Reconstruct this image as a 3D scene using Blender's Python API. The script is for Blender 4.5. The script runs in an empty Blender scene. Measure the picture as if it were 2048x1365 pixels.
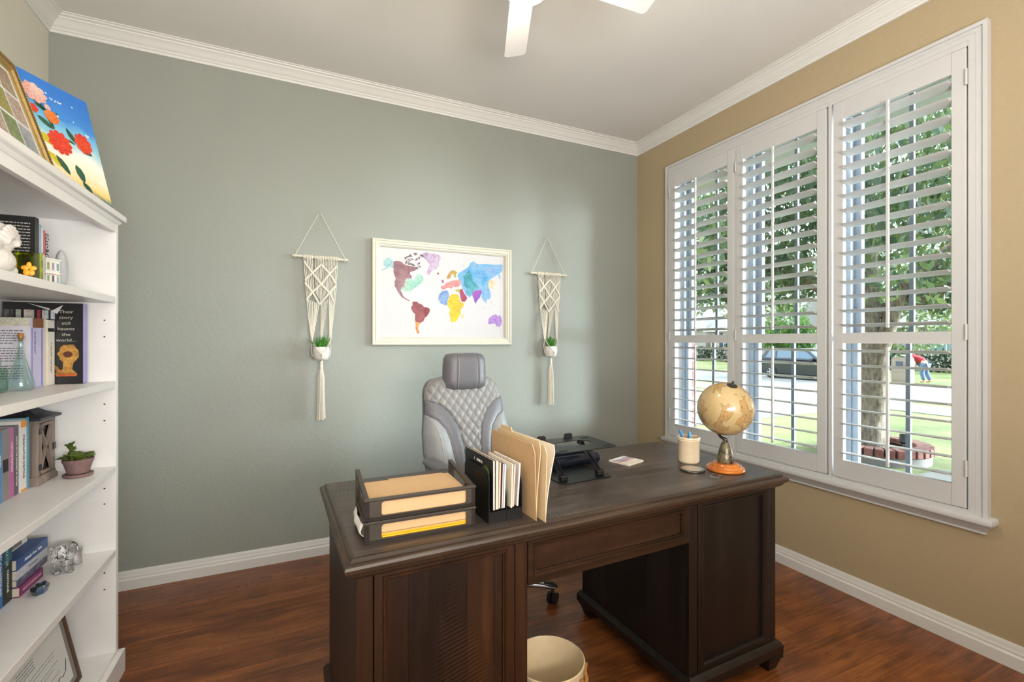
import bpy, bmesh, math, random
from mathutils import Vector, Matrix, Euler
from mathutils.geometry import tessellate_polygon
SC = bpy.context.scene
COL = SC.collection
R = math.radians
PI = math.pi

# ---------------------------------------------------------------- mesh builder
class MB:
    """Collects shapes into one mesh."""
    def __init__(s):
        s.bm = bmesh.new()
        s.mi = 0
    def _new(s, faces):
        for f in faces:
            f.material_index = s.mi
    def box(s, x0, x1, y0, y1, z0, z1, bev=0.0, seg=1, m=None):
        r = bmesh.ops.create_cube(s.bm, size=1.0)
        vs = r['verts']
        for v in vs:
            v.co = Vector((x0 + (v.co.x + .5) * (x1 - x0), y0 + (v.co.y + .5) * (y1 - y0), z0 + (v.co.z + .5) * (z1 - z0)))
        fs = list({f for v in vs for f in v.link_faces})
        s._new(fs)
        if bev > 0:
            es = list({e for v in vs for e in v.link_edges})
            rb = bmesh.ops.bevel(s.bm, geom=es, offset=bev, segments=seg, profile=.5, affect='EDGES', clamp_overlap=True)
            s._new(rb['faces'])
            vs = list({v for f in rb['faces'] for v in f.verts} | {v for v in vs if v.is_valid})
        if m is not None:
            for v in vs:
                v.co = m @ v.co
        return s
    def hexa(s, pts):
        """8 points: bottom 4 ccw, top 4 ccw."""
        v = [s.bm.verts.new(p) for p in pts]
        q = [(3, 2, 1, 0), (4, 5, 6, 7), (0, 1, 5, 4), (1, 2, 6, 5), (2, 3, 7, 6), (3, 0, 4, 7)]
        s._new([s.bm.faces.new([v[i] for i in f]) for f in q])
        return s
    def face(s, pts):
        s._new([s.bm.faces.new([s.bm.verts.new(p) for p in pts])])
        return s
    def tube(s, pts, r, n=8, closed=False, cap=True, flat=1.0):
        pts = [Vector(p) for p in pts]
        N = len(pts)
        rr = r if isinstance(r, (list, tuple)) else [r] * N
        rings = []
        up = None
        for i, p in enumerate(pts):
            if closed:
                t = pts[(i + 1) % N] - pts[i - 1]
            else:
                t = pts[min(i + 1, N - 1)] - pts[max(i - 1, 0)]
            if t.length < 1e-9:
                t = Vector((0, 0, 1))
            t.normalize()
            if up is None:
                up = Vector((0, 0, 1)) if abs(t.z) < .9 else Vector((1, 0, 0))
            a = t.cross(up)
            if a.length < 1e-6:
                a = t.cross(Vector((1, 0, 0)) if abs(t.x) < .9 else Vector((0, 1, 0)))
            a.normalize()
            b = a.cross(t).normalized()
            up = b
            rings.append([s.bm.verts.new(p + (a * math.cos(2 * PI * k / n) + b * math.sin(2 * PI * k / n) * flat) * rr[i]) for k in range(n)])
        fs = []
        for i in range(N if closed else N - 1):
            A, B = rings[i], rings[(i + 1) % N]
            for k in range(n):
                fs.append(s.bm.faces.new((A[k], A[(k + 1) % n], B[(k + 1) % n], B[k])))
        if cap and not closed:
            fs.append(s.bm.faces.new(rings[0][::-1]))
            fs.append(s.bm.faces.new(rings[-1]))
        s._new(fs)
        return s
    def lathe(s, prof, n=32, c=(0, 0, 0), m=None, cap=True):
        """prof: [(radius, z)] bottom to top."""
        c = Vector(c)
        rings = []
        for (r, z) in prof:
            if r < 1e-6:
                rings.append([s.bm.verts.new(c + Vector((0, 0, z)))])
            else:
                rings.append([s.bm.verts.new(c + Vector((r * math.cos(2 * PI * k / n), r * math.sin(2 * PI * k / n), z))) for k in range(n)])
        fs = []
        for A, B in zip(rings, rings[1:]):
            if len(A) == 1 and len(B) == 1:
                continue
            for k in range(n):
                k2 = (k + 1) % n
                if len(A) == 1:
                    fs.append(s.bm.faces.new((A[0], B[k2], B[k])))
                elif len(B) == 1:
                    fs.append(s.bm.faces.new((A[k], A[k2], B[0])))
                else:
                    fs.append(s.bm.faces.new((A[k], A[k2], B[k2], B[k])))
        if cap:
            if len(rings[0]) > 1:
                fs.append(s.bm.faces.new(rings[0][::-1]))
            if len(rings[-1]) > 1:
                fs.append(s.bm.faces.new(rings[-1]))
        s._new(fs)
        if m is not None:
            for rg in rings:
                for v in rg:
                    v.co = m @ v.co
        return s
    def prism(s, poly, a0, a1, axis='z'):
        """poly of 2-D points; axis z:(x,y) y:(x,z) x:(y,z)."""
        def P(p, a):
            return {'z': (p[0], p[1], a), 'y': (p[0], a, p[1]), 'x': (a, p[0], p[1])}[axis]
        A = [s.bm.verts.new(P(p, a0)) for p in poly]
        B = [s.bm.verts.new(P(p, a1)) for p in poly]
        n = len(poly)
        fs = [s.bm.faces.new(A[::-1]), s.bm.faces.new(B)]
        for k in range(n):
            fs.append(s.bm.faces.new((A[k], A[(k + 1) % n], B[(k + 1) % n], B[k])))
        s._new(fs)
        bmesh.ops.recalc_face_normals(s.bm, faces=fs)
        return s
    def sheet(s, poly, a, axis='y'):
        def P(p):
            return {'z': (p[0], p[1], a), 'y': (p[0], a, p[1]), 'x': (a, p[0], p[1])}[axis]
        V = [s.bm.verts.new(P(p)) for p in poly]
        fs = []
        for tri in tessellate_polygon([[Vector((p[0], p[1], 0)) for p in poly]]):
            try:
                fs.append(s.bm.faces.new([V[i] for i in tri]))
            except ValueError:
                pass
        s._new(fs)
        return s
    def ball(s, c, r, u=16, v=10, sc=(1, 1, 1), m=None):
        q = bmesh.ops.create_uvsphere(s.bm, u_segments=u, v_segments=v, radius=1)
        for w in q['verts']:
            w.co = Vector((w.co.x * r * sc[0], w.co.y * r * sc[1], w.co.z * r * sc[2]))
            if m is not None:
                w.co = m @ w.co
            w.co += Vector(c)
        s._new({f for w in q['verts'] for f in w.link_faces})
        return s
    def rings(s, rects):
        """stack of axis-aligned rectangles [(x0,x1,y0,y1,z)] skinned and capped: mitred mouldings."""
        L = []
        for (x0, x1, y0, y1, z) in rects:
            L.append([s.bm.verts.new(p) for p in ((x0, y0, z), (x1, y0, z), (x1, y1, z), (x0, y1, z))])
        fs = []
        for A, B in zip(L, L[1:]):
            for k in range(4):
                fs.append(s.bm.faces.new((A[k], A[(k + 1) % 4], B[(k + 1) % 4], B[k])))
        fs.append(s.bm.faces.new(L[0][::-1]))
        fs.append(s.bm.faces.new(L[-1]))
        s._new(fs)
        bmesh.ops.recalc_face_normals(s.bm, faces=fs)
        return s
    def border(s, loops, axis='y'):
        """closed ring of nested rectangle loops [(x0,x1,z0,z1,depth)], outer back to inner back: picture frames."""
        def P(x, z, d):
            return {'y': (x, d, z), 'x': (d, x, z), 'z': (x, z, d)}[axis]
        L = []
        for (x0, x1, z0, z1, d) in loops:
            L.append([s.bm.verts.new(P(*p, d)) for p in ((x0, z0), (x1, z0), (x1, z1), (x0, z1))])
        fs = []
        for A, B in zip(L, L[1:] + L[:1]):
            for k in range(4):
                fs.append(s.bm.faces.new((A[k], A[(k + 1) % 4], B[(k + 1) % 4], B[k])))
        s._new(fs)
        bmesh.ops.recalc_face_normals(s.bm, faces=fs)
        return s
    def move(s, m):
        for v in s.bm.verts:
            v.co = m @ v.co
        return s
    def build(s, name, mats, parent=None, smooth=None, loc=None, rot=None):
        me = bpy.data.meshes.new(name)
        s.bm.to_mesh(me)
        s.bm.free()
        o = bpy.data.objects.new(name, me)
        COL.objects.link(o)
        for m in (mats if isinstance(mats, (list, tuple)) else [mats]):
            me.materials.append(m)
        if smooth is not None:
            for p in me.polygons:
                p.use_smooth = True
            if smooth < 180:
                me.set_sharp_from_angle(angle=R(smooth))
        if parent is not None:
            o.parent = parent
        if loc is not None:
            o.location = loc
        if rot is not None:
            o.rotation_euler = rot
        return o

def tag(o, label=None, cat=None, group=None, kind=None):
    for k, v in (('label', label), ('category', cat), ('group', group), ('kind', kind)):
        if v:
            o[k] = v
    return o
def thing(name, label, cat, loc=(0, 0, 0), rotz=0.0, group=None, rot=None):
    o = bpy.data.objects.new(name, None)
    o.empty_display_size = .05
    COL.objects.link(o)
    o.location = loc
    o.rotation_euler = rot if rot is not None else (0, 0, rotz)
    return tag(o, label, cat, group)
def struct(mb, name, m, smooth=None):
    return tag(mb.build(name, m, None, smooth), kind='structure')
def dup(root, loc=None, rot=None, label=None, group=None):
    r = root.copy()
    COL.objects.link(r)
    if loc is not None:
        r.location = loc
    if rot is not None:
        r.rotation_euler = rot
    if label:
        r['label'] = label
    if group:
        r['group'] = group
    for ch in list(root.children):
        c = ch.copy()
        COL.objects.link(c)
        c.parent = r
        for g in list(ch.children):
            d = g.copy()
            COL.objects.link(d)
            d.parent = c
    return r
def text(s, size, parent, mat, loc, rot=(0, 0, 0), sx=1.0, name='lettering', ext=.0003, align='CENTER', sp=1.0, shear=0.0, bold=0.0):
    cu = bpy.data.curves.new(name, 'FONT')
    cu.body = s
    cu.size = size
    cu.align_x = align
    cu.align_y = 'CENTER'
    cu.extrude = ext
    cu.space_line = sp
    cu.shear = shear
    cu.offset = bold
    cu.resolution_u = 3
    t = bpy.data.objects.new(name, cu)
    me = bpy.data.meshes.new_from_object(t)
    bpy.data.objects.remove(t)
    bpy.data.curves.remove(cu)
    me.name = name
    me.materials.clear()
    me.materials.append(mat)
    o = bpy.data.objects.new(name, me)
    COL.objects.link(o)
    o.parent = parent
    o.location = loc
    o.rotation_euler = rot
    o.scale = (sx, 1, 1)
    return o

# ---------------------------------------------------------------- materials
def lin(c):
    """'#rrggbb' display colour to linear."""
    if isinstance(c, str):
        v = [int(c[i:i + 2], 16) / 255 for i in (1, 3, 5)]
        c = [x / 12.92 if x <= .04045 else ((x + .055) / 1.055) ** 2.4 for x in v]
    return (c[0], c[1], c[2], 1.0)
class NT:
    def __init__(s, name):
        s.m = bpy.data.materials.new(name)
        s.m.use_nodes = True
        s.t = s.m.node_tree
        s.b = s.t.nodes['Principled BSDF']
        s.out = s.t.nodes['Material Output']
    def n(s, typ, **kw):
        x = s.t.nodes.new('ShaderNode' + typ)
        for k, v in kw.items():
            if k in x.inputs.keys() if hasattr(x.inputs, 'keys') else False:
                x.inputs[k].default_value = v
            else:
                setattr(x, k, v)
        return x
    def l(s, a, b):
        s.t.links.new(a, b)
    def coords(s, kind='Object', scale=(1, 1, 1), rot=(0, 0, 0)):
        tc = s.n('TexCoord')
        mp = s.n('Mapping')
        mp.inputs['Scale'].default_value = scale
        mp.inputs['Rotation'].default_value = rot
        s.l(tc.outputs[kind], mp.inputs['Vector'])
        return mp.outputs['Vector']
    def noise(s, vec, scale, detail=3, rough=.5, dist=0.0):
        x = s.n('TexNoise')
        x.inputs['Scale'].default_value = scale
        x.inputs['Detail'].default_value = detail
        x.inputs['Roughness'].default_value = rough
        x.inputs['Distortion'].default_value = dist
        if vec is not None:
            s.l(vec, x.inputs['Vector'])
        return x
    def ramp(s, fac, stops, interp='LINEAR'):
        x = s.n('ValToRGB')
        cr = x.color_ramp
        cr.interpolation = interp
        while len(cr.elements) < len(stops):
            cr.elements.new(.5)
        for e, (p, c) in zip(cr.elements, stops):
            e.position = p
            e.color = lin(c)
        s.l(fac, x.inputs['Fac'])
        return x.outputs['Color']
    def mix(s, fac, a, b, mode='MIX'):
        x = s.n('Mix')
        x.data_type = 'RGBA'
        x.blend_type = mode
        for sock, v in ((x.inputs[0], fac), (x.inputs[6], a), (x.inputs[7], b)):
            if hasattr(v, 'is_output'):
                s.l(v, sock)
            elif isinstance(v, (int, float)):
                sock.default_value = v
            else:
                sock.default_value = lin(v)
        return x.outputs[2]
    def bump(s, h, strength=.2, dist=.01):
        x = s.n('Bump')
        x.inputs['Strength'].default_value = strength
        x.inputs['Distance'].default_value = dist
        s.l(h, x.inputs['Height'])
        s.l(x.outputs['Normal'], s.b.inputs['Normal'])
    def base(s, c):
        if hasattr(c, 'is_output'):
            s.l(c, s.b.inputs['Base Color'])
        else:
            s.b.inputs['Base Color'].default_value = lin(c)
    def set(s, **kw):
        for k, v in kw.items():
            s.b.inputs[k.replace('_', ' ')].default_value = v
        return s
CACHE = {}
def M(name, c, rough=.5, metal=0.0, var=.06, vscale=20.0, bump=0.0, bscale=200.0, spec=.5, coat=0.0):
    """plain surface with slight procedural variation."""
    if name in CACHE:
        return CACHE[name]
    t = NT(name)
    t.set(Roughness=rough, Metallic=metal)
    t.b.inputs['Specular IOR Level'].default_value = spec
    t.b.inputs['Coat Weight'].default_value = coat
    v = t.coords()
    nz = t.noise(v, vscale, 2)
    L = lin(c)
    lo = tuple(x * (1 - var) for x in L[:3])
    hi = tuple(min(1, x * (1 + var)) for x in L[:3])
    t.base(t.ramp(nz.outputs['Fac'], [(.3, lo), (.7, hi)]))
    if bump:
        nb = t.noise(v, bscale, 2)
        t.bump(nb.outputs['Fac'], bump, .004)
    CACHE[name] = t.m
    return t.m
def paint(name, c, rough=.55, bump=.25, bscale=90.0):
    t = NT(name)
    t.set(Roughness=rough)
    t.b.inputs['Specular IOR Level'].default_value = .35
    v = t.coords()
    L = lin(c)
    nz = t.noise(v, 1.3, 2)
    t.base(t.ramp(nz.outputs['Fac'], [(.3, tuple(x * .97 for x in L[:3])), (.7, tuple(min(1, x * 1.03) for x in L[:3]))]))
    nb = t.noise(v, bscale, 3, .55)
    t.bump(nb.outputs['Fac'], bump, .004)
    return t.m
def wood(name, dark, mid, light, axis=0, grain=26.0, rough=(.3, .5), bump=.25, plank=0.0, paxis=1, spec=.5, saw=0.0):
    t = NT(name)
    sc = [1.0, 1.0, 1.0]
    sc[axis] = .07
    v = t.coords(scale=tuple(sc))
    g = t.noise(v, grain, 6, .62, .6)
    sc2 = [1.0, 1.0, 1.0]
    sc2[axis] = .3
    v2 = t.coords(scale=tuple(sc2))
    p = t.noise(v2, 5.0, 2)
    col = t.ramp(g.outputs['Fac'], [(.25, dark), (.52, mid), (.78, light)])
    col = t.mix(.55, col, t.ramp(p.outputs['Fac'], [(.3, dark), (.7, light)]), 'MULTIPLY') if False else t.mix(.35, col, t.ramp(p.outputs['Fac'], [(.3, dark), (.7, light)]))
    h = g.outputs['Fac']
    if plank:
        tc = t.n('TexCoord')
        sx = t.n('SeparateXYZ')
        t.l(tc.outputs['Object'], sx.inputs[0])
        mth = t.n('Math', operation='MULTIPLY')
        t.l(sx.outputs[paxis], mth.inputs[0])
        mth.inputs[1].default_value = 1.0 / plank
        fl = t.n('Math', operation='FLOOR')
        t.l(mth.outputs[0], fl.inputs[0])
        wn = t.n('TexWhiteNoise')
        wn.noise_dimensions = '1D'
        t.l(fl.outputs[0], wn.inputs['W'])
        fr = t.n('Math', operation='FRACT')
        t.l(mth.outputs[0], fr.inputs[0])
        col = t.mix(t.ramp(wn.outputs['Value'], [(0, (.0, .0, .0)), (1, (.75, .75, .75))]), col, dark)
        gap = t.ramp(fr.outputs[0], [(0, (1, 1, 1)), (.025, (0, 0, 0)), (.975, (0, 0, 0)), (1, (1, 1, 1))])
        col = t.mix(gap, col, tuple(x * .4 for x in lin(dark)[:3]))
    if saw:
        wv = t.n('TexWave')
        wv.wave_type = 'BANDS'
        wv.bands_direction = 'XYZ'[axis]
        wv.inputs['Scale'].default_value = saw
        wv.inputs['Distortion'].default_value = 1.6
        wv.inputs['Detail'].default_value = 2
        t.l(t.coords(rot=(0, R(14), 0)), wv.inputs['Vector'])
        mk = t.noise(t.coords(scale=(2.2, 2.2, .8)), 3.0, 2)
        msk = t.ramp(mk.outputs['Fac'], [(.46, (0, 0, 0)), (.62, (1, 1, 1))])
        h = t.mix(msk, g.outputs['Color'], wv.outputs['Color'])
        col = t.mix(t.mix(msk, (0, 0, 0), t.ramp(wv.outputs['Color'], [(.5, (0, 0, 0)), (1, (.28, .28, .28))])), col, light)
    t.base(col)
    rr = t.n('MapRange')
    rr.inputs['To Min'].default_value = rough[0]
    rr.inputs['To Max'].default_value = rough[1]
    t.l(g.outputs['Fac'], rr.inputs['Value'])
    t.l(rr.outputs['Result'], t.b.inputs['Roughness'])
    t.b.inputs['Specular IOR Level'].default_value = spec
    t.bump(h, bump, .003)
    return t.m
def glass(name, tint='#ffffff', rough=0.0, refl=.10):
    """thin clear pane."""
    t = NT(name)
    tr = t.n('BsdfTransparent')
    tr.inputs['Color'].default_value = lin(tint)
    gl = t.n('BsdfGlossy')
    gl.inputs['Roughness'].default_value = rough
    gl.inputs['Color'].default_value = (1, 1, 1, 1)
    fr = t.n('LayerWeight')
    fr.inputs['Blend'].default_value = .25
    mx = t.n('MixShader')
    rg = t.n('MapRange')
    rg.inputs['To Min'].default_value = refl * .35
    rg.inputs['To Max'].default_value = min(1, refl * 6)
    t.l(fr.outputs['Fresnel'], rg.inputs['Value'])
    t.l(rg.outputs['Result'], mx.inputs[0])
    t.l(tr.outputs[0], mx.inputs[1])
    t.l(gl.outputs[0], mx.inputs[2])
    t.l(mx.outputs[0], t.out.inputs['Surface'])
    return t.m
def solid_glass(name, tint, rough=.02, ior=1.45):
    t = NT(name)
    t.base(tint)
    t.set(Roughness=rough, IOR=ior)
    t.b.inputs['Transmission Weight'].default_value = 1.0
    return t.m
# ---------------------------------------------------------------- camera
H = 1.36
cam = bpy.data.cameras.new('camera')
cam.sensor_width = 36.0
cam.lens = 36.0 * 937.0 / 2048.0
cam.clip_start = .02
cam.clip_end = 300
co = bpy.data.objects.new('camera', cam)
COL.objects.link(co)
co.location = (0, 0, H)
co.rotation_euler = (R(90), 0, R(-25.2))
SC.camera = co

# ---------------------------------------------------------------- shared materials
W_TRIM = paint('trim_white', '#dad9d6', .4, .05, 60)
W_SHUT = paint('shutter_white', '#c4c4c4', .38, .03, 60)
W_SHELF = M('shelf_white', '#e8e7e6', .38, var=.015)
BLACK = M('black_metal', '#161616', .35, .0, .1)
BLACKP = M('black_plastic', '#1c1a19', .38)
INK = M('black_ink', '#1a1a1c', .7)
WHITE_INK = M('white_ink', '#f2f2ee', .6)
PAPER = M('white_paper', '#e9e7e1', .7, var=.02)
PAGES = M('book_pages', '#d9d2c2', .8, var=.08, vscale=300)

# ---------------------------------------------------------------- room shell
XL, XR, YB, YF, ZC = -1.14, 2.72, 3.22, -1.35, 3.045
def floor_mat():
    t = NT('hardwood_floor')
    tc = t.n('TexCoord')
    sx = t.n('SeparateXYZ')
    t.l(tc.outputs['Object'], sx.inputs[0])
    def mth(op, a, b_=None):
        m = t.n('Math', operation=op)
        for k, v in enumerate((a, b_)):
            if v is None:
                continue
            if hasattr(v, 'is_output'):
                t.l(v, m.inputs[k])
            else:
                m.inputs[k].default_value = v
        return m.outputs[0]
    rowf = mth('MULTIPLY', sx.outputs[1], 1 / .083)
    row = mth('FLOOR', rowf)
    w1 = t.n('TexWhiteNoise'); w1.noise_dimensions = '1D'
    t.l(row, w1.inputs['W'])
    bx = mth('MULTIPLY', mth('ADD', sx.outputs[0], mth('MULTIPLY', w1.outputs['Value'], 7.3)), 1 / .74)
    brd = mth('ADD', mth('FLOOR', bx), mth('MULTIPLY', row, 17.31))
    w2 = t.n('TexWhiteNoise'); w2.noise_dimensions = '1D'
    t.l(brd, w2.inputs['W'])
    vs = t.coords(scale=(.055, 1, 1))
    ad = t.n('VectorMath', operation='ADD')
    t.l(vs, ad.inputs[0]); t.l(w2.outputs['Color'], ad.inputs[1])
    g = t.noise(ad.outputs[0], 75, 8, .72, .9)
    g2 = t.noise(ad.outputs[0], 22, 4, .6, 1.2)
    bl = t.noise(t.coords(scale=(.3, 1, 1)), 8.0, 4, .65, .8)
    c = t.ramp(g.outputs['Fac'], [(.30, '#2a130a'), (.45, '#743e1d'), (.58, '#9c5a2d'), (.74, '#cc8746')])
    c = t.mix(.45, c, t.ramp(g2.outputs['Fac'], [(.32, '#3a1b0e'), (.5, '#8a4d25'), (.70, '#c47e42')]))
    c = t.mix(.30, c, t.ramp(w2.outputs['Value'], [(0, '#4a2613'), (.5, '#7d4522'), (1, '#a96a38')]))
    c = t.mix(t.ramp(bl.outputs['Fac'], [(.45, (0, 0, 0)), (.72, (.65, .65, .65))]), c, '#2a120a')
    fr = mth('FRACT', rowf)
    gap = t.ramp(fr, [(0, (.7, .7, .7)), (.02, (0, 0, 0)), (.98, (0, 0, 0)), (1, (.7, .7, .7))])
    c = t.mix(gap, c, '#2a130a')
    t.base(c)
    rr = t.n('MapRange')
    rr.inputs['To Min'].default_value = .20
    rr.inputs['To Max'].default_value = .40
    t.l(bl.outputs['Fac'], rr.inputs['Value'])
    t.l(rr.outputs['Result'], t.b.inputs['Roughness'])
    sc = t.noise(t.coords(scale=(.5, 1, 1)), 14, 2)
    t.bump(mth('ADD', sc.outputs['Fac'], mth('MULTIPLY', g.outputs['Fac'], .5)), .22, .004)
    return t.m
struct(MB().box(XL, XR, YF, YB, -.06, 0), 'floor', floor_mat())
struct(MB().box(XL, XR, YF, YB, ZC, ZC + .1), 'ceiling', paint('ceiling_paint', '#dcdad6', .8, .15, 120))
struct(MB().box(XL - .1, XR + .1, YB, YB + .12, -.06, ZC + .1), 'wall_back', paint('sage_grey_paint', '#939790', .5, .35, 75))
struct(MB().box(XL - .12, XL, YF, YB, -.06, ZC + .1), 'wall_left', paint('cream_paint', '#d6d2c4', .6, .25, 75))
struct(MB().box(XL - .1, XR + .1, YF - .12, YF, -.06, ZC + .1), 'wall_front', paint('cream_paint_front', '#d6d2c4', .6, .25, 75))
OY0, OY1, OZ0, OZ1 = .985, 2.815, .612, 2.70
def wall_hole(x0, x1, name, mat, y0=YF, y1=YB):
    b = MB()
    b.box(x0, x1, y0, OY0, -.06, ZC + .1)
    b.box(x0, x1, OY1, y1, -.06, ZC + .1)
    b.box(x0, x1, OY0, OY1, -.06, OZ0)
    b.box(x0, x1, OY0, OY1, OZ1, ZC + .1)
    return struct(b, name, mat)
wall_hole(XR, XR + .14, 'wall_right', paint('tan_paint', '#ab9a7c', .55, .35, 75))
def brick_mat(name, a, b, mortar, sc=1.0, rot=(0, 0, 0), w=.2, h=.075):
    t = NT(name)
    br = t.n('TexBrick')
    for k, x in (('Scale', sc), ('Mortar Size', .008), ('Brick Width', w), ('Row Height', h)):
        br.inputs[k].default_value = x
    br.inputs['Color1'].default_value = lin(a)
    br.inputs['Color2'].default_value = lin(b)
    br.inputs['Mortar'].default_value = lin(mortar)
    t.l(t.coords(rot=rot), br.inputs['Vector'])
    nz = t.noise(t.coords(), 9, 3)
    t.base(t.mix(.3, br.outputs['Color'], t.ramp(nz.outputs['Fac'], [(.3, a), (.7, b)])))
    t.set(Roughness=.9)
    t.bump(br.outputs['Fac'], -.3, .01)
    return t.m
wall_hole(XR + .14, XR + .25, 'wall_outer', brick_mat('house_brick', '#9c6a60', '#7d5a5c', '#a79c94', rot=(R(90), 0, 0)), YF, YB + 4)

def sweep(name, prof, side, z0, mat, smooth=30):
    """moulding along one wall; prof: [(off wall, z)], mitred at the room corners."""
    b = MB()
    A, B = [], []
    for (p, z) in prof:
        if side == 'back':
            A.append((XL + p, YB - p, z0 + z)); B.append((XR - p, YB - p, z0 + z))
        elif side == 'left':
            A.append((XL + p, YF, z0 + z)); B.append((XL + p, YB - p, z0 + z))
        else:
            A.append((XR - p, YB - p, z0 + z)); B.append((XR - p, YF, z0 + z))
    va = [b.bm.verts.new(p) for p in A]
    vb = [b.bm.verts.new(p) for p in B]
    n = len(va)
    fs = [b.bm.faces.new((va[k], va[(k + 1) % n], vb[(k + 1) % n], vb[k])) for k in range(n)]
    fs += [b.bm.faces.new(va[::-1]), b.bm.faces.new(vb)]
    bmesh.ops.recalc_face_normals(b.bm, faces=fs)
    return struct(b, name, mat, smooth)
CROWN = [(0, -.082), (.010, -.082), (.012, -.076), (.012, -.070), (.019, -.066), (.019, -.058), (.026, -.054), (.034, -.043), (.046, -.030), (.060, -.022), (.062, -.016), (.074, -.012), (.076, -.006), (.085, -.005), (.085, 0), (0, 0)]
for i, sd in enumerate(('back', 'left', 'right')):
    sweep('trim_%d' % (i + 1), CROWN, sd, ZC, W_TRIM, 25)
BASE = [(0, 0), (.017, 0), (.017, .052), (.015, .056), (.012, .060), (.012, .070), (.010, .074), (.008, .084), (.0075, .092), (.004, .101), (0, .101)]
for sd in ('back', 'left', 'right'):
    sweep('baseboard_' + sd, BASE, sd, 0, W_TRIM, 25)

# ---------------------------------------------------------------- window: casing, sill, glazing
CX0, CX1 = .945, 2.853
b = MB()   # stepped casing, two sides and head
def casing_strip(b, d0, d1, x0, x1):
    zt, zb = 2.742, .602
    b.box(x0, x1, CX0 + d0, CX0 + d1, zb, zt - d0)
    b.box(x0, x1, CX1 - d1, CX1 - d0, zb, zt - d0)
    b.box(x0, x1, CX0 + d1, CX1 - d1, zt - d1, zt - d0)
casing_strip(b, 0, .016, XR - .032, XR)
casing_strip(b, .016, .040, XR - .024, XR)
casing_strip(b, .040, .062, XR - .036, XR + .12)
b.box(XR - .034, XR + .12, CX0 + .062, CX1 - .062, 2.657, 2.681)
b.box(XR - .034, XR + .12, CX0 + .062, CX1 - .062, .602, .620)
struct(b, 'trim_4', W_SHUT)
b = MB()
b.box(XR - .062, XR + .13, CX0 - .025, CX1 + .025, .572, .602, .008, 2)
b.rings([(XR - .016, XR, CX0 + .012, CX1 - .012, .522), (XR - .020, XR, CX0 + .012, CX1 - .012, .526), (XR - .018, XR, CX0 + .012, CX1 - .012, .533), (XR - .024, XR, CX0 + .006, CX1 - .006, .545), (XR - .040, XR, CX0 - .006, CX1 + .006, .562), (XR - .046, XR, CX0 - .012, CX1 + .012, .572)])
struct(b, 'trim_5', W_SHUT, 30)
b = MB()   # posts between the shutters
for y in (1.5895, 2.199):
    b.box(XR - .036, XR + .12, y - .0085, y + .0085, .602, 2.68)
struct(b, 'trim_6', W_SHUT)
PANE = glass('window_glass', '#f4fafa', 0, .012)
VINYL = M('vinyl_frame', '#8a95a2', .35, var=.02)
MUNT = M('muntin_grey', '#5d6870', .5, var=.02)
SHUT = [(1.013, 1.571), (1.608, 2.189), (2.209, 2.791)]
WIN = [(1.0, 1.585), (1.60, 2.19), (2.205, 2.80)]
for i, (y0, y1) in enumerate(WIN):
    wn = bpy.data.objects.new('window_%d' % (i + 1), None)
    COL.objects.link(wn)
    tag(wn, kind='structure')
    x = XR + .085
    zm = 1.375
    b = MB()
    for (a0, a1, c0, c1) in ((y0, y0 + .035, OZ0, OZ1), (y1 - .035, y1, OZ0, OZ1), (y0, y1, OZ0, OZ0 + .04), (y0, y1, OZ1 - .04, OZ1)):
        b.box(x, x + .075, a0, a1, c0, c1)
    b.build('frame', VINYL, wn)
    for (z0, z1, xx, nm) in ((zm - .02, OZ1 - .04, x + .045, 'upper_sash'), (OZ0 + .04, zm + .022, x + .012, 'lower_sash')):
        b = MB()
        s = .03
        b.box(xx, xx + .028, y0 + .035, y0 + .035 + s, z0, z1)
        b.box(xx, xx + .028, y1 - .035 - s, y1 - .035, z0, z1)
        b.box(xx, xx + .028, y0 + .035 + s, y1 - .035 - s, z0, z0 + s)
        b.box(xx, xx + .028, y0 + .035 + s, y1 - .035 - s, z1 - s, z1)
        ym = (y0 + y1) / 2
        so = b.build(nm, VINYL, wn)
        MB().box(xx + .006, xx + .022, ym - .010, ym + .010, z0 + s, z1 - s).build('muntin', MUNT, so)
        MB().box(xx + .012, xx + .016, y0 + .064, y1 - .064, z0 + s, z1 - s).build('pane', PANE, so)

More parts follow.
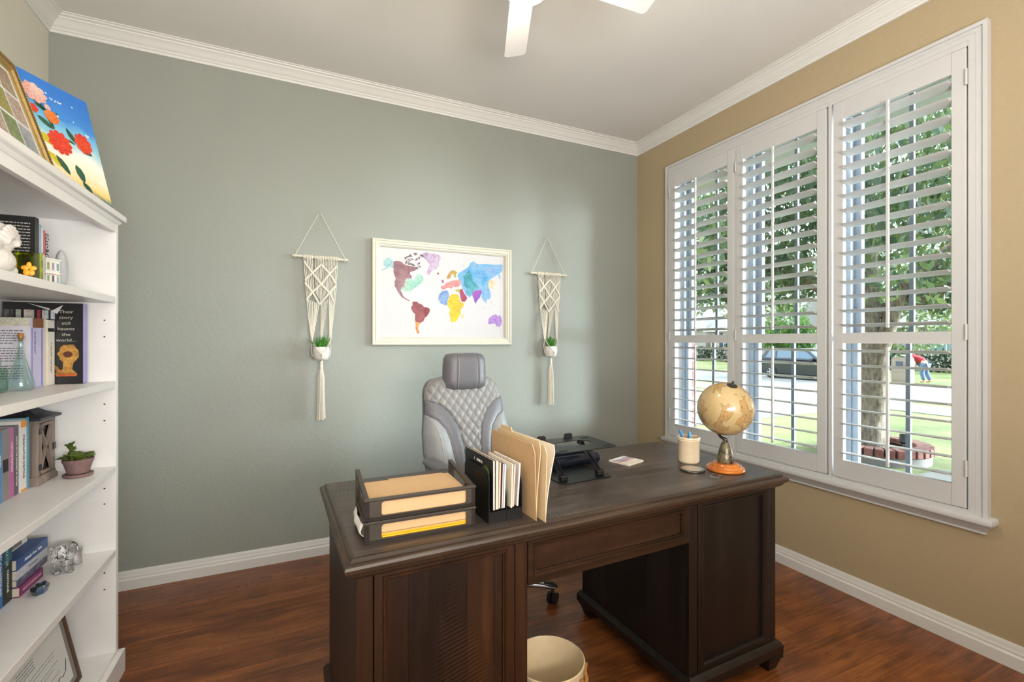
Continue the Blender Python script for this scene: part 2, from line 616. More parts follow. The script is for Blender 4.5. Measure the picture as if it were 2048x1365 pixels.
# ---------------------------------------------------------------- plantation shutters
def louver_mesh(L):
    b = MB()
    n = 14
    prof = [(.044 * math.cos(2 * PI * k / n), .0056 * math.sin(2 * PI * k / n)) for k in range(n)]
    b.prism(prof, -L / 2, L / 2, 'y')
    return b
def shutter(y0, y1, label, hinge_side):
    t = thing('plantation_shutter', label, 'window shutter', (XR - .04, (y0 + y1) / 2, .623), 0, 'white plantation shutters in the window')
    hw = (y1 - y0) / 2
    s = .051
    Z = lambda z: z - .623
    b = MB()
    b.box(0, .028, -hw, -hw + s, 0, Z(2.654), .002)
    b.box(0, .028, hw - s, hw, 0, Z(2.654), .002)
    b.box(.001, .027, -hw + s, hw - s, 0, Z(.720))
    b.box(.001, .027, -hw + s, hw - s, Z(1.347), Z(1.404))
    b.box(.001, .027, -hw + s, hw - s, Z(2.557), Z(2.654))
    b.build('frame', W_SHUT, t)
    L = 2 * (hw - s) - .004
    first = None
    for (za, zb, n, tilt) in ((.720, 1.347, 8, 8.0), (1.404, 2.557, 15, 8.0)):
        rod_z = []
        for k in range(n):
            z = za + (zb - za) * (k + .5) / n
            if first is None:
                first = o = louver_mesh(L).build('louver', W_SHUT, t, 40)
            else:
                o = first.copy()
                COL.objects.link(o)
            o.location = (.014, 0, Z(z))
            o.rotation_euler = (0, R(tilt), 0)
        step = (zb - za) / n
        MB().box(-.047, -.034, -.006, .006, Z(za) + step * .28, Z(zb) - step * .22, .002).build('tilt_rod', W_SHUT, t)
    for z in (.80, 1.40, 2.52):
        yy = hinge_side * (hw + .002)
        b = MB()
        b.tube([(-.004, yy, Z(z) - .035), (-.004, yy, Z(z) + .035)], .0055, 10)
        b.build('hinge', W_SHUT, t, 40)
    return t
shutter(*SHUT[2], 'white plantation shutter nearest the grey wall, with the globe in front of it', 1)
shutter(*SHUT[1], 'white plantation shutter in the middle, parked car seen through it', 1)
shutter(*SHUT[0], 'white plantation shutter farthest from the grey wall, oak trunk and mailbox seen through it', -1)

# ---------------------------------------------------------------- light
def lamp(name, typ, loc, energy, color=(1, 1, 1), rot=(0, 0, 0), **kw):
    l = bpy.data.lights.new(name, typ)
    l.energy = energy
    l.color = color
    for k, v in kw.items():
        setattr(l, k, v)
    o = bpy.data.objects.new(name, l)
    COL.objects.link(o)
    o.location = loc
    o.rotation_euler = rot
    return o
wd = bpy.data.worlds.new('sky')
SC.world = wd
wd.use_nodes = True
nt = wd.node_tree
bg = nt.nodes['Background']
tc = nt.nodes.new('ShaderNodeTexCoord')
sp = nt.nodes.new('ShaderNodeSeparateXYZ')
rp = nt.nodes.new('ShaderNodeValToRGB')
rp.color_ramp.elements[0].position = 0.0
rp.color_ramp.elements[0].color = (.93, .96, 1.0, 1)
rp.color_ramp.elements[1].position = .7
rp.color_ramp.elements[1].color = (.62, .80, 1.0, 1)
nt.links.new(tc.outputs['Generated'], sp.inputs[0])
nt.links.new(sp.outputs['Z'], rp.inputs[0])
nt.links.new(rp.outputs[0], bg.inputs['Color'])
bg.inputs['Strength'].default_value = 4.2
# sun from beyond the far end of the house, high
sd = Vector((-.22, .80, .75)).normalized()
lamp('sun', 'SUN', (8, 10, 12), 9.0, (1.0, .93, .82), sd.to_track_quat('Z', 'Y').to_euler(), angle=R(1.0))
po = lamp('window_portal', 'AREA', (XR + .26, 1.9, 1.66), 1.0, rot=(0, R(90), 0), shape='RECTANGLE', size=2.1, size_y=1.85)
po.data.cycles.is_portal = True
lamp('rear_fill', 'AREA', (.5, YF + .08, 1.75), 28, (1.0, .95, .88), (R(90), 0, 0), shape='RECTANGLE', size=3.0, size_y=2.2)  # added fill behind the camera, stands for no known lamp
lamp('ceiling_fill', 'AREA', (.5, -.75, 1.35), 104, (1.0, .97, .93), (R(180 - 38), 0, 0), shape='RECTANGLE', size=1.4, size_y=.8)  # added fill aimed up to brighten the ceiling
lamp('fan_lamp', 'POINT', (.76, 1.5, 2.50), 14, (1.0, .84, .62), shadow_soft_size=.10)
gd = Vector((.82, -.52, .10)).normalized()
lamp('window_fill_sun', 'SUN', (9, -3, 4), 46.0, (.93, .97, 1.0), gd.to_track_quat('Z', 'Y').to_euler(), angle=R(42))  # added second sun, sends soft light in through the louvers
SC.view_settings.view_transform = 'Standard'
SC.view_settings.look = 'None'
SC.view_settings.exposure = 0.0
SC.cycles.use_denoising = True
SC.cycles.adaptive_threshold = .02
SC.cycles.max_bounces = 8
SC.cycles.diffuse_bounces = 4
SC.cycles.glossy_bounces = 3
SC.cycles.transmission_bounces = 6
SC.cycles.transparent_max_bounces = 12
SC.cycles.caustics_reflective = False
SC.cycles.caustics_refractive = False
SC.cycles.sample_clamp_indirect = 6.0
# ---------------------------------------------------------------- outside
GZ = -.5
def ground_mat(name, a, b, c, sc=9.0, bump=.4):
    t = NT(name)
    v = t.coords()
    n1 = t.noise(v, sc, 5, .7)
    n2 = t.noise(v, .7, 3)
    col = t.mix(.5, t.ramp(n1.outputs['Fac'], [(.3, a), (.5, b), (.72, c)]), t.ramp(n2.outputs['Fac'], [(.35, a), (.65, c)]))
    t.base(col)
    t.set(Roughness=.95)
    t.bump(n1.outputs['Fac'], bump, .03)
    return t.m
CONC = ground_mat('concrete', '#625e59', '#6a6661', '#74706a', 3, .05)
struct(MB().box(2.97, 45, -12, 42, GZ - .1, GZ), 'ground', ground_mat('lawn_grass', '#46541e', '#66723a', '#857f55', 14, .6))
struct(MB().box(17.6, 24.0, -12, 42, GZ, GZ + .012), 'street', ground_mat('street_concrete', '#63615f', '#6b6967', '#757370', 2, .03))
struct(MB().box(14.6, 16.4, -12, 42, GZ, GZ + .015), 'sidewalk', CONC)
struct(MB().box(3.4, 17.6, 7.6, 12.5, GZ, GZ + .02), 'driveway', CONC)
struct(MB().box(6.2, 8.4, -8, 3.45, GZ, GZ + .025), 'path', CONC)
struct(MB().box(XR + .25, XR + .80, YF - 1, 12, 2.80, 2.90), 'roof', M('soffit_shaded_white', '#b9c2bf', .7))  # white soffit, its shade put into the teal-grey colour

BARK = NT('tree_bark')
v = BARK.coords(scale=(1, 1, .35))
nb = BARK.noise(v, 22, 5, .7)
BARK.base(BARK.ramp(nb.outputs['Fac'], [(.3, '#3d362e'), (.52, '#7c705f'), (.78, '#a89a84')]))
BARK.set(Roughness=.95)
BARK.bump(nb.outputs['Fac'], .9, .03)
BARK = BARK.m
def leaf_mat(name, a, b, c):
    t = NT(name)
    nz = t.noise(t.coords(), 1.1, 4, .7)
    n2 = t.noise(t.coords(), 9, 2)
    t.base(t.mix(.5, t.ramp(nz.outputs['Fac'], [(.3, a), (.5, b), (.72, c)]), t.ramp(n2.outputs['Fac'], [(.3, a), (.55, b), (.75, c)])))
    t.set(Roughness=.6)
    tl = t.n('BsdfTranslucent')
    tl.inputs['Color'].default_value = lin(c)
    mx = t.n('MixShader')
    mx.inputs[0].default_value = .28
    t.l(t.b.outputs[0], mx.inputs[1])
    t.l(tl.outputs[0], mx.inputs[2])
    t.l(mx.outputs[0], t.out.inputs['Surface'])
    return t.m
LEAF = leaf_mat('oak_leaves', '#12251f', '#314d3c', '#718046')
LEAF2 = leaf_mat('young_tree_leaves', '#22401c', '#447034', '#7f9a4c')
LEAF3 = leaf_mat('shrub_leaves', '#0a140c', '#1a2a18', '#33462a')
def leaves(b, rnd, c, rad, n, size, shell=.55):
    for _ in range(n):
        while True:
            p = Vector((rnd.uniform(-1, 1), rnd.uniform(-1, 1), rnd.uniform(-1, 1)))
            if shell < p.length <= 1:
                break
        q = Vector((c[0] + p.x * rad[0], c[1] + p.y * rad[1], c[2] + p.z * rad[2]))
        s = size * rnd.uniform(.6, 1.3)
        e = Euler((rnd.uniform(0, 6.3), rnd.uniform(0, 6.3), rnd.uniform(0, 6.3))).to_matrix()
        b.face([q + e @ Vector(w) for w in ((-s, 0, 0), (0, -s * .42, 0), (s, 0, 0), (0, s * .42, 0))])
def tree(name, label, cat, loc, trunks, clumps, leaf, n, size, seed, group=None):
    rnd = random.Random(seed)
    t = thing(name, label, cat, loc, 0, group)
    b = MB()
    for pts, rr in trunks:
        b.tube(pts, rr, 12)
    b.build('trunk', BARK, t, 60)
    b = MB()
    for c, rad, k in clumps:
        leaves(b, rnd, c, rad, int(n * k), size)
    tag(b.build('crown', leaf, t), kind='stuff')
    return t
rnd = random.Random(5)
# oak in the front yard: two stems out of one base
clumps = []
for k in range(46):
    a = rnd.uniform(0, 2 * PI)
    d = rnd.uniform(1.2, 5.2)
    x, y = d * math.cos(a), d * math.sin(a)
    z = rnd.uniform(3.0, 7.2) - .08 * d * d * .5
    clumps.append(((x, y, z + .2), (1.25, 1.25, .8), 1.0))
for (x, y, z) in ((-1.3, 2.0, 3.1), (-.6, 1.4, 2.9), (-2.2, 2.2, 3.0), (.8, -1.2, 2.7), (1.4, -.6, 2.75), (-1.6, .6, 3.4), (-1.5, -1.2, 3.5), (-2.4, 1.2, 3.6), (-3.0, 2.6, 3.6), (-1.0, 3.2, 2.8), (2.5, -2.2, 3.0), (-2.6, -.4, 4.2)):
    clumps.append(((x, y, z), (1.0, 1.0, .5), .9))
tree('oak_tree', 'big front-yard oak with two rough bark trunks inside the curved brick edging', 'tree', (8.36, 4.37, GZ),
     [([(0, 0, 0), (-.02, .0, .35), (0, .02, 1.1), (-.06, .04, 2.2), (.05, .1, 3.4), (.2, .2, 5.2)], [.27, .25, .235, .225, .2, .1]),
      ([(-.03, -.04, .3), (-.04, -.14, .9), (-.06, -.18, 1.6), (.1, -.38, 2.6), (.9, -1.0, 3.6)], [.16, .13, .12, .11, .06]),
      ([(.05, -.1, 2.3), (.5, -.9, 2.7), (1.1, -1.7, 3.1)], [.12, .09, .05]),
      ([(-.05, .1, 2.5), (-.7, 1.2, 3.2), (-1.5, 2.4, 3.8)], [.13, .1, .05])],
     clumps, LEAF, 820, .075, 11)
tree('young_tree', 'small bright green tree in the yard across the street', 'tree', (30.0, 20.6, GZ),
     [([(0, 0, 0), (0, 0, 1.5), (.1, .1, 3)], [.12, .1, .06])],
     [((0, 0, 2.6), (1.3, 1.5, 1.9), 1.0), ((.2, .9, 2.2), (.9, 1.0, 1.2), .6), ((0, -.9, 2.0), (1.0, 1.0, 1.2), .6)], LEAF2, 900, .2, 3)
for i, (x, y, z, rx, rz, tall, lab) in enumerate((
        (58, 39, 6.0, 4.5, 4.2, 2, 'tall leafy tree behind the far house with the brick gable'),
        (58, 27, 6.2, 4.5, 4.4, 2, 'broad leafy tree rising over the long grey roof'),
        (58, 12, 6.0, 4.8, 4.4, 2, 'dark leafy tree behind the pale brick house'))):
    tree('leafy_tree', lab, 'tree', (x, y, GZ), [([(0, 0, 0), (0, 0, 4)], [.3, .2])],
         [((0, 0, z), (rx, rx, rz), 1.0)], LEAF, 2200, .42, 20 + i, 'trees behind the houses')

# curved brick edging round the oak
t = thing('brick_edging', 'low curved ring of red brick around the foot of the oak', 'garden edging', (8.47, 4.33, GZ))
b = MB()
rc = .62
for k in range(34):
    a = 2 * PI * k / 34
    m = Matrix.Rotation(a, 4, 'Z') @ Matrix.Translation((rc, 0, 0))
    b.box(-.11, .11, -.053, .053, .135, .255, .01, 1, m)
b.build('brick_course', M('edging_brick', '#6d4238', .9, 0, .25, 14), t)
b = MB()
b.lathe([(rc - .1, 0), (rc + .08, 0), (rc + .08, .135), (rc - .1, .135)], 56, cap=False)
b.build('footing', CONC, t, 40)
b = MB()
b.lathe([(.41, .20), (rc - .1, .20)], 40, cap=False)
b.build('soil', ground_mat('mulch', '#2a1c14', '#4d3628', '#6a5040', 20, .6), t)
t = thing('garden_light', 'small black garden spotlight beside the oak trunk', 'garden light', (8.36, 3.90, GZ + .202))
MB().tube([(0, 0, 0), (0, 0, .10)], .012).build('stake', BLACK, t)
MB().lathe([(.03, .1), (.05, .12), (.055, .24), (.045, .25)], 14, m=Matrix.Rotation(R(12), 4, 'Y')).build('lamp_head', BLACK, t, 40)

# houses across the street
ROOF = brick_mat('roof_shingles', '#7d7874', '#8b8682', '#6a6663', 1, w=.3, h=.14)
BRK1 = brick_mat('far_brick', '#8a6a5c', '#9c8577', '#a39a90', rot=(R(90), 0, R(90)), w=.3, h=.12)
BRK2 = brick_mat('far_pale_brick', '#aaa297', '#b9b0a4', '#9b948a', rot=(R(90), 0, R(90)), w=.3, h=.12)
FARW = M('far_window', '#7c9388', .25)
FARF = M('far_trim', '#cfc9c0', .7)
SHUTR = M('far_shutter', '#39414a', .7)
def house(label, x, y0, y1, wall, wins, eave=3.0, ridge=6.4, wing=None):
    t = thing('house', label, 'house', (x, (y0 + y1) / 2, GZ), 0, 'houses across the street')
    hw = (y1 - y0) / 2
    MB().box(0, 9, -hw, hw, 0, eave).build('wall', wall, t)
    b = MB()
    o = .5
    e = eave - .1
    A = [(-o, -hw - o, e), (9 + o, -hw - o, e), (9 + o, hw + o, e), (-o, hw + o, e)]
    T = [(4.0, -hw + 3.5, ridge), (5.0, -hw + 3.5, ridge), (5.0, hw - 3.5, ridge), (4.0, hw - 3.5, ridge)]
    b.hexa(A + T)
    if wing:
        yc, w = wing
        b.prism([(yc - w, e), (yc + w, e), (yc, e + w * .9)], -1.6, 4.5, 'x')
    b.build('roof', ROOF, t)
    MB().box(-o - .02, -o + .06, -hw - o, hw + o, e - .12, e + .08).build('fascia', FARF, t)
    if wing:
        yc, w = wing
        b = MB()
        b.prism([(yc - w + .3, 0), (yc + w - .3, 0), (yc + w - .3, e), (yc, e + w * .8), (yc - w + .3, e)], -1.3, .0, 'x')
        b.build('gable', wall, t)
    for (wy, wz, ww, wh, sh) in wins:
        xx = -1.33 if wing and abs(wy - wing[0]) < wing[1] else -.03
        b = MB()
        b.border([(wy - ww / 2 - .1, wy + ww / 2 + .1, wz - .1, wz + wh + .1, xx), (wy - ww / 2 - .1, wy + ww / 2 + .1, wz - .1, wz + wh + .1, xx - .04), (wy - ww / 2, wy + ww / 2, wz, wz + wh, xx - .04), (wy - ww / 2, wy + ww / 2, wz, wz + wh, xx)], 'x')
        b.box(xx - .04, xx, wy - .03, wy + .03, wz, wz + wh)
        w = b.build('window', FARF, t)
        MB().box(xx - .015, xx, wy - ww / 2, wy + ww / 2, wz, wz + wh).build('pane', FARW, w)
        if sh:
            for sg in (-1, 1):
                yy = wy + sg * (ww / 2 + .32)
                MB().box(xx - .04, xx, yy - .2, yy + .2, wz, wz + wh).build('shutter', SHUTR, t)
    return t
house('pale brick house across the street with a plain grey roof, behind the mailbox', 38, 4, 19, BRK2, [(-1.2, 1.0, 1.6, 1.6, False), (3.8, 1.0, 1.6, 1.6, False), (-5, 1.0, 1.4, 1.5, False)])
house('long brown brick house across the street with dark shutters beside its windows', 38, 20.5, 34, BRK1, [(4.4, 1.1, 1.4, 1.5, True), (-.2, 1.1, 1.4, 1.5, True), (-4.6, 1.1, 1.4, 1.5, True)], wing=(-4.4, 2.6))
house('far house with twin white windows under a blue-grey roof, behind the young tree', 39, 35.5, 47, BRK2, [(-3.2, 1.0, 1.2, 1.6, False), (-1.4, 1.0, 1.2, 1.6, False), (2.5, 1.0, 1.2, 1.6, False)], 3.2, 7.0)

# shrubs in front of the far houses
def shrub(x, y, r, h, seed, lab):
    rnd = random.Random(seed)
    t = thing('shrub', lab, 'shrub', (x, y, GZ), 0, 'shrubs across the street')
    MB().tube([(0, 0, 0), (0, 0, h * .4)], .05, 6).build('stem', BARK, t)
    b = MB()
    leaves(b, rnd, (0, 0, h * .5), (r, r, h * .52), 420, .16, .4)
    tag(b.build('foliage', LEAF3, t), kind='stuff')
for i, (x, y) in enumerate(((35.2, 8.4), (35.2, 11.3), (35.0, 14.2), (35.2, 17.1), (35.1, 21.2), (35.1, 29.6), (35.1, 32.6), (35.4, 37.2))):
    shrub(x, y, 1.15 + .2 * (i % 3), 1.35 + .25 * (i % 2), 50 + i, 'dark rounded shrub along the front of a house across the street')

# brick mailbox at the kerb and the neighbour bending beside it
t = thing('mailbox_pillar', 'cream brick mailbox pillar with rounded top at the far kerb', 'mailbox', (24.6, 11.45, GZ))
b = MB()
pr = [(-.3, 0), (.3, 0)] + [(.3 * math.cos(R(a)), .95 + .3 * math.sin(R(a))) for a in range(0, 181, 15)]
b.prism(pr, -.3, .3, 'x')
b.build('pillar', brick_mat('mailbox_brick', '#8f8270', '#837462', '#988c7d', rot=(R(90), 0, R(90)), w=.2, h=.07), t, 30)
MB().box(-.33, -.29, -.13, .13, .72, .98, .03, 2).build('letter_flap', M('flap_grey', '#43474f', .5), t)

# dark SUV parked across the street
def car():
    t = thing('parked_car', 'dark blue-black estate car parked along the far side of the street', 'car', (22.6, 14.5, GZ + .012))
    DK = M('car_paint', '#14171d', .18, .3, .03, coat=.8)
    GLS = M('car_glass', '#5e6c78', .08, .4, .1)
    s = .93
    low = [(-2.25, .42), (-2.2, .25), (-1.85, .22), (1.9, .22), (2.22, .3), (2.28, .6), (2.2, .86), (1.3, 1.02), (-1.9, 1.05), (-2.22, .95)]
    cab = [(-2.05, 1.03), (-1.75, 1.5), (-1.4, 1.62), (.1, 1.62), (.55, 1.5), (1.28, 1.0)]
    def slab(poly, w0, w1, zs):
        b = MB()
        A = [b.bm.verts.new((-w0 / 2 * s, -p[0] * s, p[1] * s)) for p in poly]
        return b
    b = MB()
    b.prism([(-p[0] * s, p[1] * s) for p in low], -.86 * s, .86 * s, 'x')
    bmesh.ops.bevel(b.bm, geom=b.bm.edges[:], offset=.07 * s, segments=3, affect='EDGES', clamp_overlap=True)
    b.build('body', DK, t, 50)
    def cabin(poly, x0, x1, name, mat, par):
        b = MB()
        A, B = [], []
        for p in poly:
            k = (p[1] - 1.0) / .62
            w = (.82 - .16 * k) * s
            A.append(b.bm.verts.new((x0 * w, -p[0] * s, p[1] * s)))
            B.append(b.bm.verts.new((x1 * w, -p[0] * s, p[1] * s)))
        n = len(poly)
        fs = [b.bm.faces.new(A[::-1]), b.bm.faces.new(B)] + [b.bm.faces.new((A[k], A[(k + 1) % n], B[(k + 1) % n], B[k])) for k in range(n)]
        bmesh.ops.recalc_face_normals(b.bm, faces=fs)
        return b.build(name, mat, par, 30)
    cabin(cab, -1, 1, 'cabin', DK, t)
    for poly in ([(-1.72, 1.1), (-1.55, 1.45), (-1.2, 1.5), (-1.15, 1.1)], [(-1.05, 1.1), (-1.08, 1.5), (-.2, 1.52), (-.15, 1.1)], [(-.05, 1.1), (-.1, 1.52), (.15, 1.5), (.5, 1.42), (.95, 1.08)]):
        cabin(poly, -1.015, 1.015, 'side_window', GLS, t)
    cabin([(.58, 1.47), (.62, 1.47), (1.22, 1.04), (1.18, 1.03)], -.9, .9, 'windscreen', GLS, t)
    TY = M('tyre', '#121212', .8)
    RIM = M('wheel_rim', '#a9adb2', .3, .7)
    for yy in (-1.35, 1.4):
        for sx in (-1, 1):
            mm = Matrix.Translation((sx * .80 * s, -yy * s, .33 * s)) @ Matrix.Rotation(R(90) * sx, 4, 'Y')
            b = MB().lathe([(.2 * s, -.1 * s), (.31 * s, -.1 * s), (.34 * s, -.06 * s), (.34 * s, .06 * s), (.31 * s, .1 * s), (.2 * s, .1 * s)], 26, m=mm)
            w = b.build('wheel', TY, t, 40)
            b = MB().lathe([(.21 * s, .06 * s), (.22 * s, .102 * s), (.18 * s, .09 * s), (.0, .085 * s)], 24, m=mm, cap=False)
            for k in range(5):
                b.box(-.03 * s, .03 * s, 0, .2 * s, .09 * s, .108 * s, 0, 1, mm @ Matrix.Rotation(2 * PI * k / 5, 4, 'Z'))
            b.build('rim', RIM, w, 40)
    MB().box(-.3 * s, .3 * s, 2.2 * s, 2.28 * s, .55 * s, .68 * s, .02).build('number_plate', FARF, t)
    for sx in (-1, 1):
        MB().box(sx * .62 * s - .14, sx * .62 * s + .14, -2.25 * s, -2.12 * s, .66 * s, .8 * s, .03).build('headlight', M('lamp_glass', '#c9ced2', .1), t)
        MB().box(sx * .9 * s - .07, sx * .9 * s + .07, -.95 * s, -.8 * s, 1.02 * s, 1.14 * s, .03).build('wing_mirror', DK, t)
car()

# neighbour in red shirt stooping at the kerb
def skin_figure(name, chains, mat, parent, lvl=1):
    me = bpy.data.meshes.new(name)
    vs, es, rs = [], [], []
    for ch in chains:
        st = ch.get('from')
        prev = st
        for p, r in ch['pts']:
            vs.append(p); rs.append(r)
            i = len(vs) - 1
            if prev is not None:
                es.append((prev, i))
            prev = i
    me.from_pydata(vs, es, [])
    o = bpy.data.objects.new(name, me)
    COL.objects.link(o)
    o.parent = parent
    me.materials.append(mat)
    sk = o.modifiers.new('skin', 'SKIN')
    for i, r in enumerate(rs):
        me.skin_vertices[0].data[i].radius = (r, r)
    me.skin_vertices[0].data[0].use_root = True
    sb = o.modifiers.new('smooth', 'SUBSURF')
    sb.levels = sb.render_levels = lvl
    for p in me.polygons:
        p.use_smooth = True
    return o
SKIN = M('skin', '#b98a6e', .6)
t = thing('person', 'person in red shirt and blue jeans bending over beside the cream mailbox', 'person', (25.4, 11.0, GZ), R(90))
# pelvis root; x = facing
body = [dict(pts=[((0, 0, .84), .14)]),
        dict(**{'from': 0}, pts=[((.14, 0, 1.0), .145), ((.32, 0, 1.12), .15), ((.46, 0, 1.16), .12), ((.55, 0, 1.13), .06), ((.62, 0, 1.10), .085), ((.72, 0, 1.06), .09), ((.78, 0, 1.03), .06)]),
        dict(**{'from': 0}, pts=[((0, .11, .78), .11), ((.06, .12, .46), .075), ((-.03, .13, .09), .05), ((.13, .14, .04), .04)]),
        dict(**{'from': 0}, pts=[((0, -.11, .78), .11), ((.0, -.12, .46), .075), ((-.14, -.13, .09), .05), ((.02, -.14, .04), .04)]),
        dict(**{'from': 3}, pts=[((.44, .19, 1.10), .06), ((.50, .22, .84), .048), ((.62, .20, .62), .038), ((.66, .19, .54), .042)]),
        dict(**{'from': 3}, pts=[((.44, -.19, 1.10), .06), ((.50, -.22, .84), .048), ((.62, -.20, .62), .038), ((.66, -.19, .54), .042)])]
skin_figure('body', body, SKIN, t, 2)
shirt = [dict(pts=[((.02, 0, .9), .165)]),
         dict(**{'from': 0}, pts=[((.14, 0, 1.01), .17), ((.32, 0, 1.13), .175), ((.46, 0, 1.165), .13)]),
         dict(**{'from': 2}, pts=[((.44, .19, 1.10), .085), ((.47, .215, .96), .07)]),
         dict(**{'from': 2}, pts=[((.44, -.19, 1.10), .085), ((.47, -.215, .96), .07)])]
skin_figure('shirt', shirt, M('red_cotton', '#a5262c', .8), t, 2)
jeans = [dict(pts=[((0, 0, .84), .16)]),
         dict(**{'from': 0}, pts=[((0, .11, .76), .13), ((.06, .12, .46), .095), ((-.03, .13, .12), .075)]),
         dict(**{'from': 0}, pts=[((0, -.11, .76), .13), ((.0, -.12, .46), .095), ((-.14, -.13, .12), .075)])]
skin_figure('jeans', jeans, M('blue_denim', '#5c6f8c', .85), t, 2)
b = MB().ball((.70, 0, 1.085), .098, 14, 10, (1.05, 1, .9))
b.build('hair', M('dark_hair', '#2b211b', .7), t, 180)
# ---------------------------------------------------------------- desk
DX, DY, DR = .118, 1.219, R(1.5)
DW, DD, DT = 1.744, .745, .81
def D(x, y, z):
    """desk coordinates to room coordinates"""
    return (DX + x * math.cos(DR) - y * math.sin(DR), DY + x * math.sin(DR) + y * math.cos(DR), z)
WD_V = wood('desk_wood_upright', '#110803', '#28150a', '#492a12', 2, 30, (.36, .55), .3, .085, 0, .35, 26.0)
WD_F = wood('desk_wood_rail', '#140b05', '#2a190d', '#482e18', 0, 30, (.34, .5), .25, spec=.4)
WD_P = wood('desk_wood_post', '#140a04', '#2a170b', '#472b15', 2, 30, (.34, .5), .25, spec=.4)
WD_S = wood('desk_wood_side', '#0e0a09', '#1c1411', '#30221b', 2, 26, (.4, .55), .25, .13, 1)
WD_SHADE = wood('desk_wood_shaded', '#0c0807', '#17100c', '#281c15', 2, 30, (.35, .5), .25, .085, 0)  # same desk wood, darkened in colour to stand for shade
WD_SHADE_RAIL = wood('desk_wood_shaded_rail', '#0c0907', '#19120e', '#2a1f18', 2, 30, (.32, .48), .25)  # posts and plinth of that pedestal, shade put into the colour too
def desk_top_mat():
    t = NT('desk_wood_top')
    v = t.coords(scale=(.08, 1, 1))
    g = t.noise(v, 34, 6, .65, .5)
    bl = t.noise(t.coords(scale=(.5, 1, 1)), 6, 3)
    col = t.ramp(g.outputs['Fac'], [(.28, '#231b17'), (.5, '#463c36'), (.74, '#76685b')])
    col = t.mix(.4, col, t.ramp(bl.outputs['Fac'], [(.35, '#2b1d15'), (.65, '#544a44')]))
    tc = t.n('TexCoord')
    sx = t.n('SeparateXYZ')
    t.l(tc.outputs['Object'], sx.inputs[0])
    mu = t.n('Math', operation='MULTIPLY')
    t.l(sx.outputs[1], mu.inputs[0])
    mu.inputs[1].default_value = 1 / .118
    fr = t.n('Math', operation='FRACT')
    t.l(mu.outputs[0], fr.inputs[0])
    gap = t.ramp(fr.outputs[0], [(0, (1, 1, 1)), (.02, (0, 0, 0)), (.98, (0, 0, 0)), (1, (1, 1, 1))])
    col = t.mix(gap, col, '#1a120d')
    t.base(col)
    # saw marks across some boards
    wv = t.n('TexWave')
    wv.wave_type = 'BANDS'
    wv.bands_direction = 'X'
    wv.inputs['Scale'].default_value = 22
    wv.inputs['Distortion'].default_value = 2.2
    wv.inputs['Detail'].default_value = 2
    t.l(t.coords(rot=(0, 0, R(12))), wv.inputs['Vector'])
    msk = t.noise(t.coords(scale=(.6, 2.2, 1)), 3.2, 2)
    mk = t.ramp(msk.outputs['Fac'], [(.5, (0, 0, 0)), (.66, (1, 1, 1))])
    h = t.mix(mk, g.outputs['Color'], wv.outputs['Color'])
    t.bump(h, .34, .003)
    rr = t.n('MapRange')
    rr.inputs['To Min'].default_value = .30
    rr.inputs['To Max'].default_value = .50
    t.l(g.outputs['Fac'], rr.inputs['Value'])
    t.l(rr.outputs['Result'], t.b.inputs['Roughness'])
    t.b.inputs['Specular IOR Level'].default_value = .6
    return t.m
desk = thing('desk', 'large dark-stained wooden pedestal desk with panelled front on the hardwood floor', 'desk', (DX, DY, 0), DR)
b = MB()
def inset(i, z):
    return (i, DW - i, i, DD - i, z)
b.rings([inset(.034, .750), inset(.030, .753), inset(.022, .757), inset(.016, .764), inset(.013, .770), inset(.004, .776), inset(.0005, .783), inset(0, .789), inset(.003, .795), inset(.010, .799), inset(.016, .8005), inset(.0165, .804), inset(.022, .8085), inset(.027, .8095)])
tm = b.build('top_moulding', wood('desk_wood_moulding', '#1c150f', '#382a20', '#5a4735', 0, 30, (.26, .40), .2), desk, 25)
b = MB()
b.rings([inset(.0275, .800), inset(.0275, .8096), inset(.030, .8100)])
b.build('desk_top', [desk_top_mat()], desk)
def panel_front(b, x0, x1, z0, z1, px0, px1, pz0, pz1, y=.035, deep=.014):
    """flat frame with a moulded recess"""
    b.border([(x0, x1, z0, z1, y + .02), (x0, x1, z0, z1, y), (px0 - .014, px1 + .014, pz0 - .014, pz1 + .014, y), (px0 - .012, px1 + .012, pz0 - .012, pz1 + .012, y - .004), (px0 - .006, px1 + .006, pz0 - .006, pz1 + .006, y - .003), (px0 - .003, px1 + .003, pz0 - .003, pz1 + .003, y + .004), (px0, px1, pz0, pz1, y + .005), (px0, px1, pz0, pz1, y + .02)], 'y')
